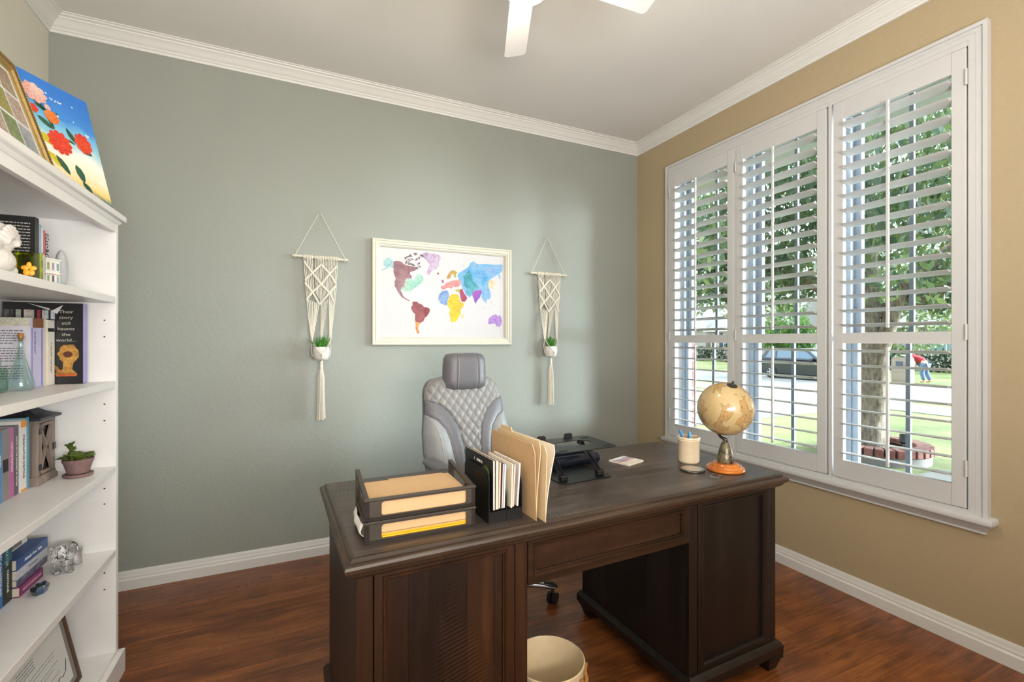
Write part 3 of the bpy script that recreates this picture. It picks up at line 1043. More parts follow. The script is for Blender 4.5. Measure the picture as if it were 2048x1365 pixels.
def pedestal(xa, xb, pa, pb, label, wv, wp, wf):
    p = MB()
    y0, y1 = .035, .712
    p.box(xa, xb, y0 + .02, y1, .115, .752)
    ped = p.build('pedestal', WD_S, desk)
    ped['label'] = label
    for px in (xa, xb - .042):
        MB().box(px, px + .042, y0, y0 + .0195, .115, .752, .002).build('corner_post', wp, ped)
    b = MB()
    panel_front(b, xa + .045, xb - .045, .116, .751, pa, pb, .148, .728)
    b.build('panel_frame', wp, ped, 30)
    MB().box(pa - .002, pb + .002, y0 + .012, y0 + .018, .146, .73).build('panel', wv, ped)
    q = MB()
    q.rings([(xa - .004, xb + .004, y0 - .006, y1 + .004, .066), (xa - .020, xb + .020, y0 - .022, y1 + .020, .067), (xa - .020, xb + .020, y0 - .022, y1 + .020, .098), (xa - .016, xb + .016, y0 - .018, y1 + .016, .104), (xa - .010, xb + .010, y0 - .012, y1 + .010, .113), (xa - .004, xb + .004, y0 - .005, y1 + .004, .118)])
    q.build('plinth', wf, ped, 30)
    for fx in (xa + .03, xb - .03):
        for fy in (y0 + .018, y1 - .03):
            f = MB()
            def sq(h, z):
                return (fx - h, fx + h, fy - h, fy + h, z)
            f.rings([sq(.020, 0), (sq(.024, .004)), sq(.036, .046), sq(.036, .052), sq(.043, .053), sq(.043, .066), sq(.03, .067)])
            f.build('foot', WD_S, ped, 30)
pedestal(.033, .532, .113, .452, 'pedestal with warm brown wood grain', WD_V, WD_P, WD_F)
pedestal(1.212, 1.708, 1.290, 1.632, 'pedestal with shade painted near-black into its wood', WD_SHADE, WD_SHADE_RAIL, WD_SHADE_RAIL)
b = MB()
panel_front(b, .534, 1.210, .615, .752, .566, 1.178, .652, .728)
b.build('apron', WD_F, desk, 30)
b = MB()
b.box(.560, 1.184, .047, .053, .645, .735)
b.build('apron_panel', wood('desk_wood_apron', '#150b06', '#2d1a0e', '#4b2f1a', 0, 40, (.34, .52), .35, spec=.4, saw=34.0), desk)
b = MB()
b.box(.534, 1.210, .056, .70, .615, .752)
b.build('drawer_box', WD_S, desk)

# ---------------------------------------------------------------- office chair
LG = M('leather_light_grey', '#858484', .42, 0, .04, 60, .12, 500)
LM = M('leather_mid_grey', '#6b6b71', .4, 0, .04, 60, .12, 500)
LP = M('leather_pale_blue_grey', '#949799', .42, 0, .04, 60, .12, 500)
LH = M('leather_headrest_grey', '#646368', .4, 0, .04, 60, .12, 500)
SEAM = M('seam_thread', '#bcb9b4', .7)
CHROME = M('polished_metal', '#b9bcc2', .22, 1.0, .02)
chair = thing('office_chair', 'grey leather office chair with quilted back and padded headrest behind the desk', 'office chair', (.922, 2.20, 0), R(4))
def interp(tab, z):
    for (a, b_) in zip(tab, tab[1:]):
        if a[0] <= z <= b_[0]:
            k = (z - a[0]) / (b_[0] - a[0])
            return a[1] + (b_[1] - a[1]) * k
    return tab[0][1] if z < tab[0][0] else tab[-1][1]
HW = [(.46, .205), (.52, .232), (.62, .252), (.76, .262), (.86, .258), (.93, .246), (1.0, .240), (1.06, .236), (1.095, .226), (1.12, .210), (1.138, .188), (1.150, .150), (1.156, .09)]
XI = [(.46, .035), (.60, .04), (.713, .047), (.79, .05), (.8835, .067), (.966, .11), (1.0155, .17), (1.035, .232), (1.05, .30)]
XO = [(.46, .095), (.60, .10), (.71, .107), (.82, .123), (.88, .142), (.93, .185), (.965, .262), (1.0, .32)]
def lean(z):
    return .205 + .30 * (z - .5)
def front_y(x, z):
    hw = interp(HW, z)
    u = min(1.0, abs(x) / max(hw, .01))
    y = lean(z) - .052 * (1 - u ** 5) ** .6
    xi, xo = interp(XI, z), interp(XO, z)
    ax = abs(x)
    if ax < xi:
        a, h = .050, .066
        p, q = x / a + z / h, x / a - z / h
        y -= .011 * abs(math.sin(PI * p) * math.sin(PI * q)) ** .45
        y += .006 * max(0, 1 - (xi - ax) / .012)
    elif ax < xo:
        k = (ax - xi) / max(xo - xi, .01)
        y -= .010 * math.sin(PI * k) ** .5 if 0 < k < 1 else 0
        y += .004 * max(0, 1 - (ax - xi) / .01)
    else:
        k = (ax - xo) / max(hw - xo, .01)
        y -= .030 * math.sin(PI * min(1, max(0, k))) ** .7 * min(1, max(0, (1.0 - z) / .15))
    return y
NX, NZ = 150, 170
zs = [.46 + (1.156 - .46) * j / NZ for j in range(NZ + 1)]
parts = {'quilted_panel': MB(), 'side_band': (MB(), MB()), 'side_bolster': (MB(), MB())}
cachev = {}
def vtx(mb, key, i, j):
    k = (key, i, j)
    if k not in cachev:
        z = zs[j]
        x = interp(HW, z) * (-1 + 2 * i / NX)
        cachev[k] = mb.bm.verts.new((x, front_y(x, z), z))
    return cachev[k]
for j in range(NZ):
    for i in range(NX):
        zc = (zs[j] + zs[j + 1]) / 2
        xc = interp(HW, zc) * (-1 + 2 * (i + .5) / NX)
        ax = abs(xc)
        sd = 0 if xc < 0 else 1
        if ax < interp(XI, zc):
            mb, key = parts['quilted_panel'], 'q'
        elif ax < interp(XO, zc):
            mb, key = parts['side_band'][sd], 'b%d' % sd
        else:
            mb, key = parts['side_bolster'][sd], 's%d' % sd
        mb.bm.faces.new([vtx(mb, key, *w) for w in ((i, j), (i + 1, j), (i + 1, j + 1), (i, j + 1))])
# shell behind
b = MB()
n = 40
front, back = [], []
for j in range(n + 1):
    z = .46 + (1.156 - .46) * j / n
    hw = interp(HW, z)
    front.append((hw, lean(z), z)); back.append((hw * .97, lean(z) + .05, z))
for sgn in (1, -1):
    F = [b.bm.verts.new((x * sgn, y, z)) for x, y, z in front]
    K = [b.bm.verts.new((x * sgn, y, z)) for x, y, z in back]
    for k in range(n):
        b.bm.faces.new((F[k], F[k + 1], K[k + 1], K[k]))
    if sgn == 1:
        K1, F1 = K, F
    else:
        for k in range(n):
            b.bm.faces.new((K1[k], K1[k + 1], K[k + 1], K[k]))
        b.bm.faces.new((F1[-1], K1[-1], K[-1], F[-1]))
        b.bm.faces.new((F1[0], K1[0], K[0], F[0]))
bmesh.ops.recalc_face_normals(b.bm, faces=b.bm.faces[:])
back = b.build('backrest', LM, chair, 50)
parts['quilted_panel'].build('quilted_panel', LG, back, 180)
for k in (0, 1):
    parts['side_band'][k].build('side_band', LM, back, 180)
    parts['side_bolster'][k].build('side_bolster', LP, back, 180)
for sg in (-1, 1):
    # piping between band and bolster, stitched seam on the bolster
    b = MB()
    b.tube([(sg * interp(XO, z), front_y(sg * interp(XO, z), z) - .003, z) for z in [.50 + .46 * k / 40 for k in range(41)] if interp(XO, z) < interp(HW, z) - .004], .0045, 6)
    b.build('piping', LM, back, 180)
    b = MB()
    b.tube([(sg * (interp(XO, z) + .45 * (interp(HW, z) - interp(XO, z))), front_y(sg * (interp(XO, z) + .45 * (interp(HW, z) - interp(XO, z))), z) - .0005, z) for z in [.50 + .40 * k / 30 for k in range(31)]], .0022, 5)
    b.build('stitching', SEAM, back, 180)
# headrest
b = MB()
hz0, hz1 = 1.078, 1.292
def head_y(x, z):
    u = x / .134
    w = (z - (hz0 + hz1) / 2) / ((hz1 - hz0) / 2)
    k = max(0, 1 - abs(u) ** 4) ** .5 * max(0, 1 - abs(w) ** 4) ** .5
    y = -.062 * k
    for xs in (-.066, .066):
        y += .007 * math.exp(-((x - xs) / .005) ** 2) * k
    return y
n, m = 80, 36
for side in (1, -1):
    g = [[None] * (m + 1) for _ in range(n + 1)]
    for i in range(n + 1):
        for j in range(m + 1):
            u, w = -1 + 2 * i / n, -1 + 2 * j / m
            # rounded rectangle outline
            x = .134 * u * (1 - .06 * (w + 1) / 2 - .10 * abs(w) ** 6)
            z = (hz0 + hz1) / 2 + (hz1 - hz0) / 2 * w * (1 - .08 * abs(u) ** 5)
            k = max(0, 1 - abs(u) ** 4) ** .5 * max(0, 1 - abs(w) ** 5) ** .5
            y = -.066 * k * side if side == 1 else .045 * k
            if side == 1:
                for xs in (-.5, .5):
                    y += .008 * math.exp(-((u - xs) / .035) ** 2) * k
            g[i][j] = b.bm.verts.new((x, y, z))
    for i in range(n):
        for j in range(m):
            q = (g[i][j], g[i + 1][j], g[i + 1][j + 1], g[i][j + 1])
            b.bm.faces.new(q if side == 1 else q[::-1])
bmesh.ops.remove_doubles(b.bm, verts=b.bm.verts[:], dist=.0004)
hr = b.build('headrest', LH, chair, 180, loc=(0, lean(1.185) - .055, 0))
for xs in (-.5, .5):
    b = MB()
    pts = []
    for j in range(3, 34):
        w = -1 + 2 * j / 36
        u = xs + .055
        k = max(0, 1 - abs(u) ** 4) ** .5 * max(0, 1 - abs(w) ** 5) ** .5
        pts.append((.134 * u * (1 - .06 * (w + 1) / 2 - .10 * abs(w) ** 6), -.066 * k + .0015, (hz0 + hz1) / 2 + (hz1 - hz0) / 2 * w * (1 - .08 * abs(u) ** 5)))
    b.tube(pts, .0011, 5)
    b.build('stitching', SEAM, hr, 180)
for sg in (-1, 1):
    MB().tube([(sg * .06, lean(1.1) + .02, 1.04), (sg * .06, lean(1.15) - .03, 1.12)], .007, 8).build('headrest_post', CHROME, chair, 40)
# seat
b = MB()
b.box(-.25, .25, -.24, .21, .43, .53, .045, 4)
b.build('seat', LG, chair, 60)
b = MB()
b.box(-.12, .12, -.10, .16, .37, .428, .015, 2)
b.build('tilt_mechanism', BLACKP, chair, 40)
MB().lathe([(.032, .10), (.032, .22), (.022, .22), (.022, .375)], 20).build('gas_column', BLACKP, chair, 40)
# arms
for sg in (-1, 1):
    b = MB()
    b.tube([(sg * .300, -.20, .755), (sg * .300, -.19, .757), (sg * .298, -.05, .764), (sg * .294, .08, .760), (sg * .29, .14, .752), (sg * .29, .15, .750)], [.018, .036, .044, .040, .030, .014], 14, flat=.62)
    pad = b.build('armrest', LM, chair, 180)
    b = MB()
    b.tube([(sg * .298, -.08, .745), (sg * .300, -.05, .62), (sg * .285, .0, .50), (sg * .20, .04, .42), (sg * .10, .05, .40)], [.020, .022, .022, .022, .02], 10, flat=.7)
    b.build('arm_bracket', BLACKP, chair, 60)
# five-star base with castors
for k in range(5):
    a = R(-21.5 + 72 * k)
    ca, sa = math.cos(a), math.sin(a)
    b = MB()
    b.tube([(.02 * ca, .02 * sa, .125), (.12 * ca, .12 * sa, .125), (.24 * ca, .24 * sa, .105), (.325 * ca, .325 * sa, .088)], [.03, .026, .021, .017], 10, flat=.8)
    leg = b.build('base_leg', CHROME, chair, 60)
    MB().tube([(.27 * ca, .27 * sa, .108), (.315 * ca, .315 * sa, .100), (.338 * ca, .338 * sa, .088)], [.019, .021, .012], 10, flat=.6).build('leg_cap', BLACKP, leg, 60)
    c = (.316 * ca, .316 * sa, .030)
    b = MB()
    d = Vector((-math.sin(a + .9), math.cos(a + .9), 0))
    for s in (-1, 1):
        mm = Matrix.Translation(Vector(c) + d * (.014 * s)) @ d.to_track_quat('Z', 'Y').to_matrix().to_4x4()
        b.lathe([(.022, -.010), (.030, -.008), (.030, .008), (.022, .010)], 22, m=mm)
    b.tube([(c[0], c[1], .03), (c[0], c[1], .088)], .008, 8)
    b.build('castor', BLACKP, chair, 40)
# ---------------------------------------------------------------- things on the desk
MANILA = M('manila_card', '#cda97d', .75, 0, .03, 30)
MANILA_IN = M('manila_light', '#dcc29a', .75, 0, .03, 30)
TRAYM = M('tray_plastic', '#3a322b', .42, 0, .05)
def letter_tray(z, label, back=.084):
    t = thing('letter_tray', label, 'letter tray', (.178, 1.306, z), R(-.8), 'stacked letter trays')
    W, Dp, h = .314, .235, .060
    b = MB()
    b.box(.004, W - .004, .004, Dp, 0, .004)
    b.box(0, W, .0, .006, 0, .010)
    b.build('tray_floor', TRAYM, t)
    # front with a wide opening
    b = MB()
    def rr(x0, x1, z0, z1, r, y):
        p = []
        for cx, cz, a0 in ((x1 - r, z1 - r, 0), (x0 + r, z1 - r, 90), (x0 + r, z0 + r, 180), (x1 - r, z0 + r, 270)):
            for k in range(5):
                a = R(a0 + 22.5 * k)
                p.append((cx + r * math.cos(a), y, cz + r * math.sin(a)))
        return p
    loops = [rr(0, W, 0, h, .006, .006), rr(0, W, 0, h, .006, 0), rr(.044, W - .026, .011, h - .010, .008, 0), rr(.044, W - .026, .011, h - .010, .008, .006)]
    L = [[b.bm.verts.new(p) for p in lp] for lp in loops]
    for A, B in zip(L, L[1:] + L[:1]):
        for k in range(20):
            b.bm.faces.new((A[k], A[(k + 1) % 20], B[(k + 1) % 20], B[k]))
    bmesh.ops.recalc_face_normals(b.bm, faces=b.bm.faces[:])
    b.box(-.003, W + .003, -.003, .009, h - .007, h + .0006, .002)
    b.build('front', TRAYM, t)
    for x0 in (0, W - .012):
        b = MB()
        b.prism([(.0, 0), (.026, 0), (.018, h - .012), (Dp - .026, back - .012), (Dp - .026, 0), (Dp, 0), (Dp, back), (Dp - .014, back - .001), (0.0, h)], x0, x0 + .012, 'x')
        b.build('side_rail', TRAYM, t)
    return t
letter_tray(.810, 'lower dark brown letter tray with yellow and purple folders on the desk', .0605)
letter_tray(.8722, 'upper dark brown letter tray holding manila folders')
def flat_folder(name, label, cat, x0, x1, y0, y1, z0, th, mat, group=None, tab=None, rz=-.8, sp=.42):
    t = thing(name, label, cat, (.178, 1.306, z0), R(rz), group)
    b = MB()
    b.box(x0, x1, y0, y1, 0, th * sp, .0004)
    b.build('back_cover', mat, t)
    b = MB()
    b.box(x0 + .001, x1 - .001, y0 + .003, y1 - (.012 if tab else .004), th * (sp + .02), th, .0012)
    b.build('front_cover', mat, t)
    if tab:
        MB().box(tab[0], tab[1], y1 - .003, y1 + .010, th * .86, th * .92).build('tab', mat, t)
    return t
G = 'folders lying in the letter trays'
flat_folder('file_folder', 'purple folder at the bottom of the lower letter tray', 'folder', .018, .295, .0065, .222, .8145, .006, M('purple_card', '#35245c', .6), G)
flat_folder('file_folder', 'bright yellow folder lying on the purple one in the lower letter tray', 'folder', .0135, .296, .0065, .224, .821, .010, M('yellow_card', '#f0b41e', .6), G)
flat_folder('file_folder', 'manila folder on top of the yellow one in the lower letter tray', 'folder', .020, .294, .0065, .222, .8315, .026, MANILA, G, None, -.8, .06)
flat_folder('file_folder', 'thick manila folder with a cut tab lying in the upper letter tray', 'folder', .016, .297, .0065, .224, .8768, .041, MANILA, G, (.10, .28), -.8, .05)
# loose white sheets bulging out at the side of the lower tray
b = MB()
n = 14
for j in range(n):
    pass
pts = [(.030, .004), (.012, .0045), (.000, .007), (-.006, .014), (-.008, .024), (-.006, .030), (-.003, .037), (.000, .041)]
rows = []
for i in range(14):
    f = i / 13
    y = .036 + .165 * f
    bow = .006 * math.sin(PI * f) + .0012 * math.sin(i * 1.1)
    rows.append([b.bm.verts.new((x - bow * min(1, k / 3) * (1 if k > 1 else 0), y, z + .001 * math.sin(i * .9 + k))) for k, (x, z) in enumerate(pts)])
for A, B in zip(rows, rows[1:]):
    for k in range(len(pts) - 1):
        b.bm.faces.new((A[k], A[k + 1], B[k + 1], B[k]))
o = b.build('paper_sheet', PAPER, None, 60, (.178, 1.306, .812), (0, 0, R(-.8)))
sm = o.modifiers.new('thick', 'SOLIDIFY'); sm.thickness = .0015
tag(o, 'crumpled white paper sheet bulging from the side of the lower letter tray', 'paper')

# black metal file sorter
SX, SY = .536, 1.300
t = thing('file_sorter', 'black metal file sorter with upright dividers beside the letter trays', 'file sorter', (SX, SY, .81), R(2.5))
b = MB()
b.prism([(0, 0), (.195, 0), (.195, .026), (.030, .042), (0, .034)], .0, .112, 'x')
b.build('base', BLACK, t)
for x, h in ((0, .158), (.0585, .10), (.112, .132)):
    b = MB()
    r = .026
    pr = [(0, .0), (.192, .0)] + [(.192 - r + r * math.cos(R(a)), h - r + r * math.sin(R(a))) for a in range(0, 91, 15)] + [(r + r * math.cos(R(a)), h - r + r * math.sin(R(a))) for a in range(90, 181, 15)]
    b.prism(pr, x - .0015, x + .0015, 'x')
    b.build('divider', BLACK, t)
def upright(name, label, cat, x, th, y0, y1, h, mat, tilt=0.0, z0=.853, group='papers standing in the file sorter', page=True):
    t = thing(name, label, cat, (SX + x, SY, z0), 0, group, rot=(0, R(tilt), R(2.5)))
    if page:
        MB().box(0, th * .22, y0, y1, 0, h, .0004).build('cover', mat, t)
        MB().box(th * .25, th * .8, y0 + .001, y1 - .001, .001, h - .002).build('pages', PAGES, t)
        MB().box(th * .82, th, y0, y1, 0, h, .0004).build('back_cover', mat, t)
    else:
        b = MB()
        b.box(0, th, y0, y1, 0, h, .0004)
        b.build('envelope_body', mat, t)
        MB().face([(-.0003, y0 + .004, h - .001), (-.0003, y1 - .004, h - .001), (-.0003, (y0 + y1) / 2, h * .45)]).build('flap', PAPER, t)
    return t
mg = upright('magazine', 'black magazine with a green swirl on its cover in the file sorter', 'magazine', .006, .009, -.012, .205, .150, M('magazine_black', '#15171a', .3), 0)
b = MB()
GS = M('green_swirl', '#5f7f35', .4)
for k in range(6):
    r = .034 - .004 * k
    b.tube([(-.0004, .040 + r * math.cos(a), .085 + r * 1.1 * math.sin(a)) for a in [R(10 + 20 * i) for i in range(8)]], .0009, 4)
b.build('printed_swirl', GS, mg)
text('MMIM-A', .012, mg, WHITE_INK, (-.0004, .085, .128), (R(90), 0, R(-90)))
text('1', .012, mg, WHITE_INK, (-.0004, .125, .128), (R(90), 0, R(-90)))
CREAM = M('cream_paper', '#e6d8bf', .75)
upright('booklet', 'cream booklet standing next to the black magazine', 'booklet', .018, .008, -.008, .19, .146, CREAM, .5)
upright('booklet', 'tan pamphlet between the cream booklet and the purple one', 'booklet', .0285, .006, -.004, .18, .140, M('tan_paper', '#c09a74', .75), 1.5)
upright('booklet', 'purple booklet in the middle of the file sorter', 'booklet', .037, .006, -.006, .18, .136, M('purple_paper', '#574362', .7), 2)
upright('envelope', 'white envelope just in front of the middle divider', 'envelope', .0455, .005, -.002, .17, .130, PAPER, 2, page=False)
upright('envelope', 'cream envelope just behind the middle divider of the file sorter', 'envelope', .0655, .005, -.012, .16, .132, CREAM, 2, page=False)
upright('booklet', 'pinkish booklet between two envelopes in the file sorter', 'booklet', .074, .006, -.006, .19, .130, M('pink_paper', '#c7a596', .75), 3)
upright('envelope', 'white envelope standing last in the file sorter, by the manila folders', 'envelope', .090, .005, -.004, .18, .130, PAPER, 4, page=False)

# two open manila folders standing on end beside the sorter
def standing_folder(label, x, y, rz, wl, wr, hl, hr, matl, matr, tab, pitch=0):
    t = thing('manila_folder', label, 'folder', (x, y, .8105), 0, 'manila folders standing by the file sorter', rot=(R(pitch), 0, R(rz)))
    L = .295
    def cover(w, h, name, mat, tabs=None):
        b = MB()
        r = .014
        pr = [(0, 0), (L, 0), (L, h)]
        if tabs:
            pr += [(tabs[1], h), (tabs[1] - .004, h + .013), (tabs[0] + .004, h + .013), (tabs[0], h)]
        pr += [(r, h), (r * .3, h - r * .3), (0, h - r)]
        th = .0012
        A, B = [], []
        for (yy, zz) in pr:
            k = zz / h
            xx = w * (k ** 1.6)
            A.append((xx - th, yy, zz)); B.append((xx + th, yy, zz))
        # build as strips in z so the cover can curve
        N = 10
        for j in range(N):
            z0_, z1_ = h * j / N, h * (j + 1) / N
            x0_, x1_ = w * (j / N) ** 1.6, w * ((j + 1) / N) ** 1.6
            ya0 = r * max(0, (z0_ - (h - r)) / r); ya1 = r * max(0, (z1_ - (h - r)) / r)
            b.hexa([(x0_ - th, ya0, z0_), (x0_ + th, ya0, z0_), (x0_ + th, L, z0_), (x0_ - th, L, z0_), (x1_ - th, ya1, z1_), (x1_ + th, ya1, z1_), (x1_ + th, L, z1_), (x1_ - th, L, z1_)])
        if tabs:
            b.hexa([(w - th, tabs[0], h), (w + th, tabs[0], h), (w + th, tabs[1], h), (w - th, tabs[1], h), (w - th, tabs[0] + .005, h + .014), (w + th, tabs[0] + .005, h + .014), (w + th, tabs[1] - .005, h + .014), (w - th, tabs[1] - .005, h + .014)])
        bmesh.ops.remove_doubles(b.bm, verts=b.bm.verts[:], dist=.00005)
        return b.build(name, mat, t, 30)
    cover(wl, hl, 'front_cover', matl)
    cover(wr, hr, 'back_cover', matr, tab)
standing_folder('manila folder standing open against the black file sorter, its tab raised', .676, 1.262, 3.5, -.006, .020, .232, .238, MANILA, MANILA_IN, (.19, .275), 0)
standing_folder('pale manila folder standing open, farther from the file sorter than the other', .696, 1.240, 4.0, .006, .040, .228, .228, MANILA_IN, M('pale_manila', '#efe2cd', .75), None, 0)

# laptop stand
t = thing('laptop_stand', 'black folding metal laptop stand with two front lips on the desk', 'laptop stand', (.946, 1.531, .81), R(2.6))
def plate(b, x0, x1, y0, y1, z, th, cut, hole=None, slope=0.0):
    def P(pl, zz):
        return [(p[0], p[1], zz + slope * (p[1] - y0)) for p in pl]
    o = [(x0 + cut, y0), (x1 - cut, y0), (x1, y0 + cut), (x1, y1 - cut), (x1 - cut, y1), (x0 + cut, y1), (x0, y1 - cut), (x0, y0 + cut)]
    if hole:
        hx0, hx1, hy0, hy1, c = hole
        i = [(hx0 + c, hy0), (hx1 - c, hy0), (hx1, hy0 + c), (hx1, hy1 - c), (hx1 - c, hy1), (hx0 + c, hy1), (hx0, hy1 - c), (hx0, hy0 + c)]
        L = [[b.bm.verts.new(p) for p in P(o, z)], [b.bm.verts.new(p) for p in P(o, z + th)], [b.bm.verts.new(p) for p in P(i, z + th)], [b.bm.verts.new(p) for p in P(i, z)]]
        for A, B in zip(L, L[1:] + L[:1]):
            for k in range(8):
                b.bm.faces.new((A[k], A[(k + 1) % 8], B[(k + 1) % 8], B[k]))
        bmesh.ops.recalc_face_normals(b.bm, faces=b.bm.faces[:])
    else:
        b.prism(o, z, z + th, 'z')
STAND = M('stand_black', '#23272b', .32, .5, .03)
b = MB(); plate(b, -.012, .232, 0, .195, 0, .004, .014)
b.build('base_plate', STAND, t)
b = MB(); plate(b, -.022, .270, .012, .235, .1165, .003, .016, (.04, .215, .09, .17, .035), .02)
b.build('top_plate', STAND, t)
for x in (.018, .196):
    b = MB()
    for dx in (-.009, .009):
        b.tube([(x + dx, .045, .018), (x + dx, .170, .112)], .0042, 8)
    b.hexa([(x - .007, .047, .016), (x + .007, .047, .016), (x + .007, .052, .022), (x - .007, .052, .022), (x - .007, .166, .107), (x + .007, .166, .107), (x + .007, .168, .113), (x - .007, .168, .113)])
    b.build('arm', STAND, t, 40)
    b = MB()
    b.tube([(x - .016, .043, .015), (x + .016, .043, .015)], .011, 18)
    b.box(x - .013, x + .013, .030, .056, .004, .012, .002)
    b.build('knob', BLACK, t, 40)
    b = MB()
    b.tube([(x - .014, .172, .112), (x + .014, .172, .112)], .007, 14)
    b.build('pivot', BLACK, t, 40)
for x in (.012, .150):
    b = MB()
    b.prism([(x, 0), (x + .042, 0), (x + .042, .014), (x + .034, .021), (x + .006, .021), (x, .016)], .228, .233, 'y')
    b.move(Matrix.Translation((0, 0, .121)))
    b.box(x, x + .042, .205, .233, .1205, .1235)
    b.build('lip', BLACKP, t)
for (x0, x1, y0) in ((.0, .034, .035), (.215, .25, .035), (.0, .034, .19), (.215, .25, .19)):
    MB().box(x0, x1, y0, y0 + .006, .1195 + .02 * (y0 - .012), .1215 + .02 * (y0 - .012)).build('rubber_strip', BLACKP, t)

# dark binder with a slim keyboard on it, behind the stand
t = thing('binder', 'thick dark navy binder lying on the desk under the laptop stand', 'binder', (.97, 1.742, .81), R(3))
NAVY = M('navy_vinyl', '#161c28', .25, 0, .05)
MB().box(0, .285, 0, .165, .0, .006, .001).build('back_cover', NAVY, t)
b = MB(); b.tube([(0, .005, .024), (.285, .005, .024)], .0235, 16)
b.build('spine', NAVY, t, 40)
MB().box(.006, .280, .028, .160, .0065, .040).build('pages', PAGES, t)
MB().box(0, .285, .02, .165, .0405, .0475, .001).build('front_cover', NAVY, t)
t = thing('keyboard', 'slim dark keyboard with pale keys resting on the navy binder', 'keyboard', (.985, 1.770, .8577), R(3))
MB().box(0, .26, 0, .115, 0, .010, .003, 2).build('case', M('keyboard_case', '#1d222c', .35), t)
KEY = M('keycap', '#5a6270', .5)
kp = None
for i in range(13):
    for j in range(5):
        if kp is None:
            kp = o = MB().box(0, .016, 0, .016, 0, .004, .0015).build('key', KEY, t)
        else:
            o = kp.copy(); COL.objects.link(o)
        o.location = (.008 + .019 * i, .008 + .0205 * j, .0098)

# paper pad, crock with pens, coaster, small silver plate
t = thing('note_pad', 'small square note pad with pink and white print lying on the desk', 'note pad', (1.378, 1.708, .81), R(17))
MB().box(-.058, .058, -.054, .054, 0, .007, .001).build('pages', PAGES, t)
def pad_print():
    t2 = NT('pad_print')
    sx = t2.n('SeparateXYZ')
    t2.l(t2.coords(), sx.inputs[0])
    mr = t2.n('MapRange'); mr.inputs['From Min'].default_value = -.054; mr.inputs['From Max'].default_value = .054
    t2.l(sx.outputs[1], mr.inputs['Value'])
    nz = t2.noise(t2.coords(scale=(1, 1, 1)), 45, 2)
    c = t2.ramp(mr.outputs['Result'], [(0, '#e9dfcf'), (.36, '#ece4da'), (.42, '#c58a94'), (.6, '#a890a0'), (.72, '#8490a6'), (.9, '#d9dbdf')])
    t2.base(t2.mix(.25, c, t2.ramp(nz.outputs['Fac'], [(.4, '#7d6c7c'), (.6, '#efe9e2')])))
    t2.set(Roughness=.5)
    return t2.m
MB().box(-.058, .058, -.054, .054, .0071, .0078).build('top_sheet', pad_print(), t)
text('NOTES', .018, t, WHITE_INK, (-.005, .040, .0081))
CER = M('cream_ceramic', '#dfccae', .25, 0, .03, 40, coat=.4)
t = thing('pen_crock', 'cream ceramic crock holding pens, beside the globe on the desk', 'pen holder', (1.634, 1.585, .81))
b = MB()
b.lathe([(.0, .0), (.040, 0), (.0445, .004), (.046, .012), (.0465, .098), (.0485, .101), (.0485, .104), (.0470, .106), (.0495, .108), (.050, .114), (.048, .117), (.0445, .116), (.0435, .10), (.0425, .012), (.0, .008)], 40, cap=False)
b.build('crock', CER, t, 40)
def pen(label, x, y, lean_x, lean_y, col, capc, L=.14):
    p = thing('pen', label, 'pen', (1.634 + x, 1.585 + y, .822), 0, 'pens in the cream crock', rot=(R(lean_y), R(lean_x), 0))
    MB().lathe([(0, -.0), (.002, .004), (.0048, .014), (.0048, L - .035)], 12).build('barrel', M('pen_' + col[1:], col, .35), p, 40)
    b = MB().lathe([(.0052, L - .035), (.0056, L - .03), (.0054, L - .004), (.003, L), (0, L)], 12)
    b.box(-.0015, .0015, .005, .0075, L - .034, L - .004)
    b.build('cap', M('pen_' + capc[1:], capc, .35), p, 40)
pen('bright blue pen leaning in the cream crock', .008, .01, -17, -4, '#2f8fd0', '#2a86c8')
pen('second bright blue pen, steeper, in the cream crock', .006, -.010, -11, 6, '#2f8fd0', '#57a8de', .135)
pen('dark red pen in the cream crock', -.004, .012, 7, 3, '#4a3a3a', '#6d2f3c', .125)
t = thing('coaster', 'round silver coaster lying in front of the cream crock', 'coaster', (1.541, 1.474, .81))
MB().lathe([(0, 0), (.048, 0), (.051, .002), (.051, .006), (.0495, .0075)], 40, cap=True).build('disc', M('pewter', '#6d6a66', .3, .9, .05), t, 40)
MB().lathe([(0, .0078), (.043, .0078), (.044, .0084), (0, .0086)], 40, cap=False).build('inlay', M('brushed_silver', '#b6b3ae', .28, .9, .08, 90), t, 40)
t = thing('card_holder', 'small flat silver holder with a black square window near the desk edge', 'card holder', (1.553, 1.366, .81), R(28))
MB().box(-.030, .030, -.020, .020, 0, .005, .0015, 2).build('case', M('silver_metal', '#8f9093', .3, .9), t)
MB().box(-.004, .014, -.010, .010, .0045, .0056).build('window', BLACKP, t)

# antique globe
t = thing('globe', 'antique cream desk globe on a turned wooden base by the window', 'globe', (1.672, 1.418, .81))
b = MB().lathe([(0, 0), (.070, 0), (.076, .003), (.0775, .008), (.0755, .013), (.068, .015), (.066, .018), (.063, .023), (.057, .025), (.055, .028), (.050, .033), (0, .035)], 48, cap=False)
b.build('base', wood('orange_wood', '#8a3f10', '#c26a22', '#dc8c3a', 0, 20, (.12, .2), .02), t, 30)
STONE = NT('mottled_metal')
nz = STONE.noise(STONE.coords(), 60, 4, .7)
STONE.base(STONE.ramp(nz.outputs['Fac'], [(.35, '#2c2823'), (.5, '#6d6454'), (.6, '#8c8062'), (.75, '#3a352e')]))
STONE.set(Roughness=.35, Metallic=.5)
b = MB().lathe([(0, .034), (.032, .034), (.034, .040), (.033, .055), (.030, .072), (.024, .096), (.018, .112), (.012, .122), (.009, .126), (0, .128)], 32, cap=False)
b.build('pedestal', STONE.m, t, 40)
PEW = M('dark_pewter', '#4b463f', .35, .8, .1)
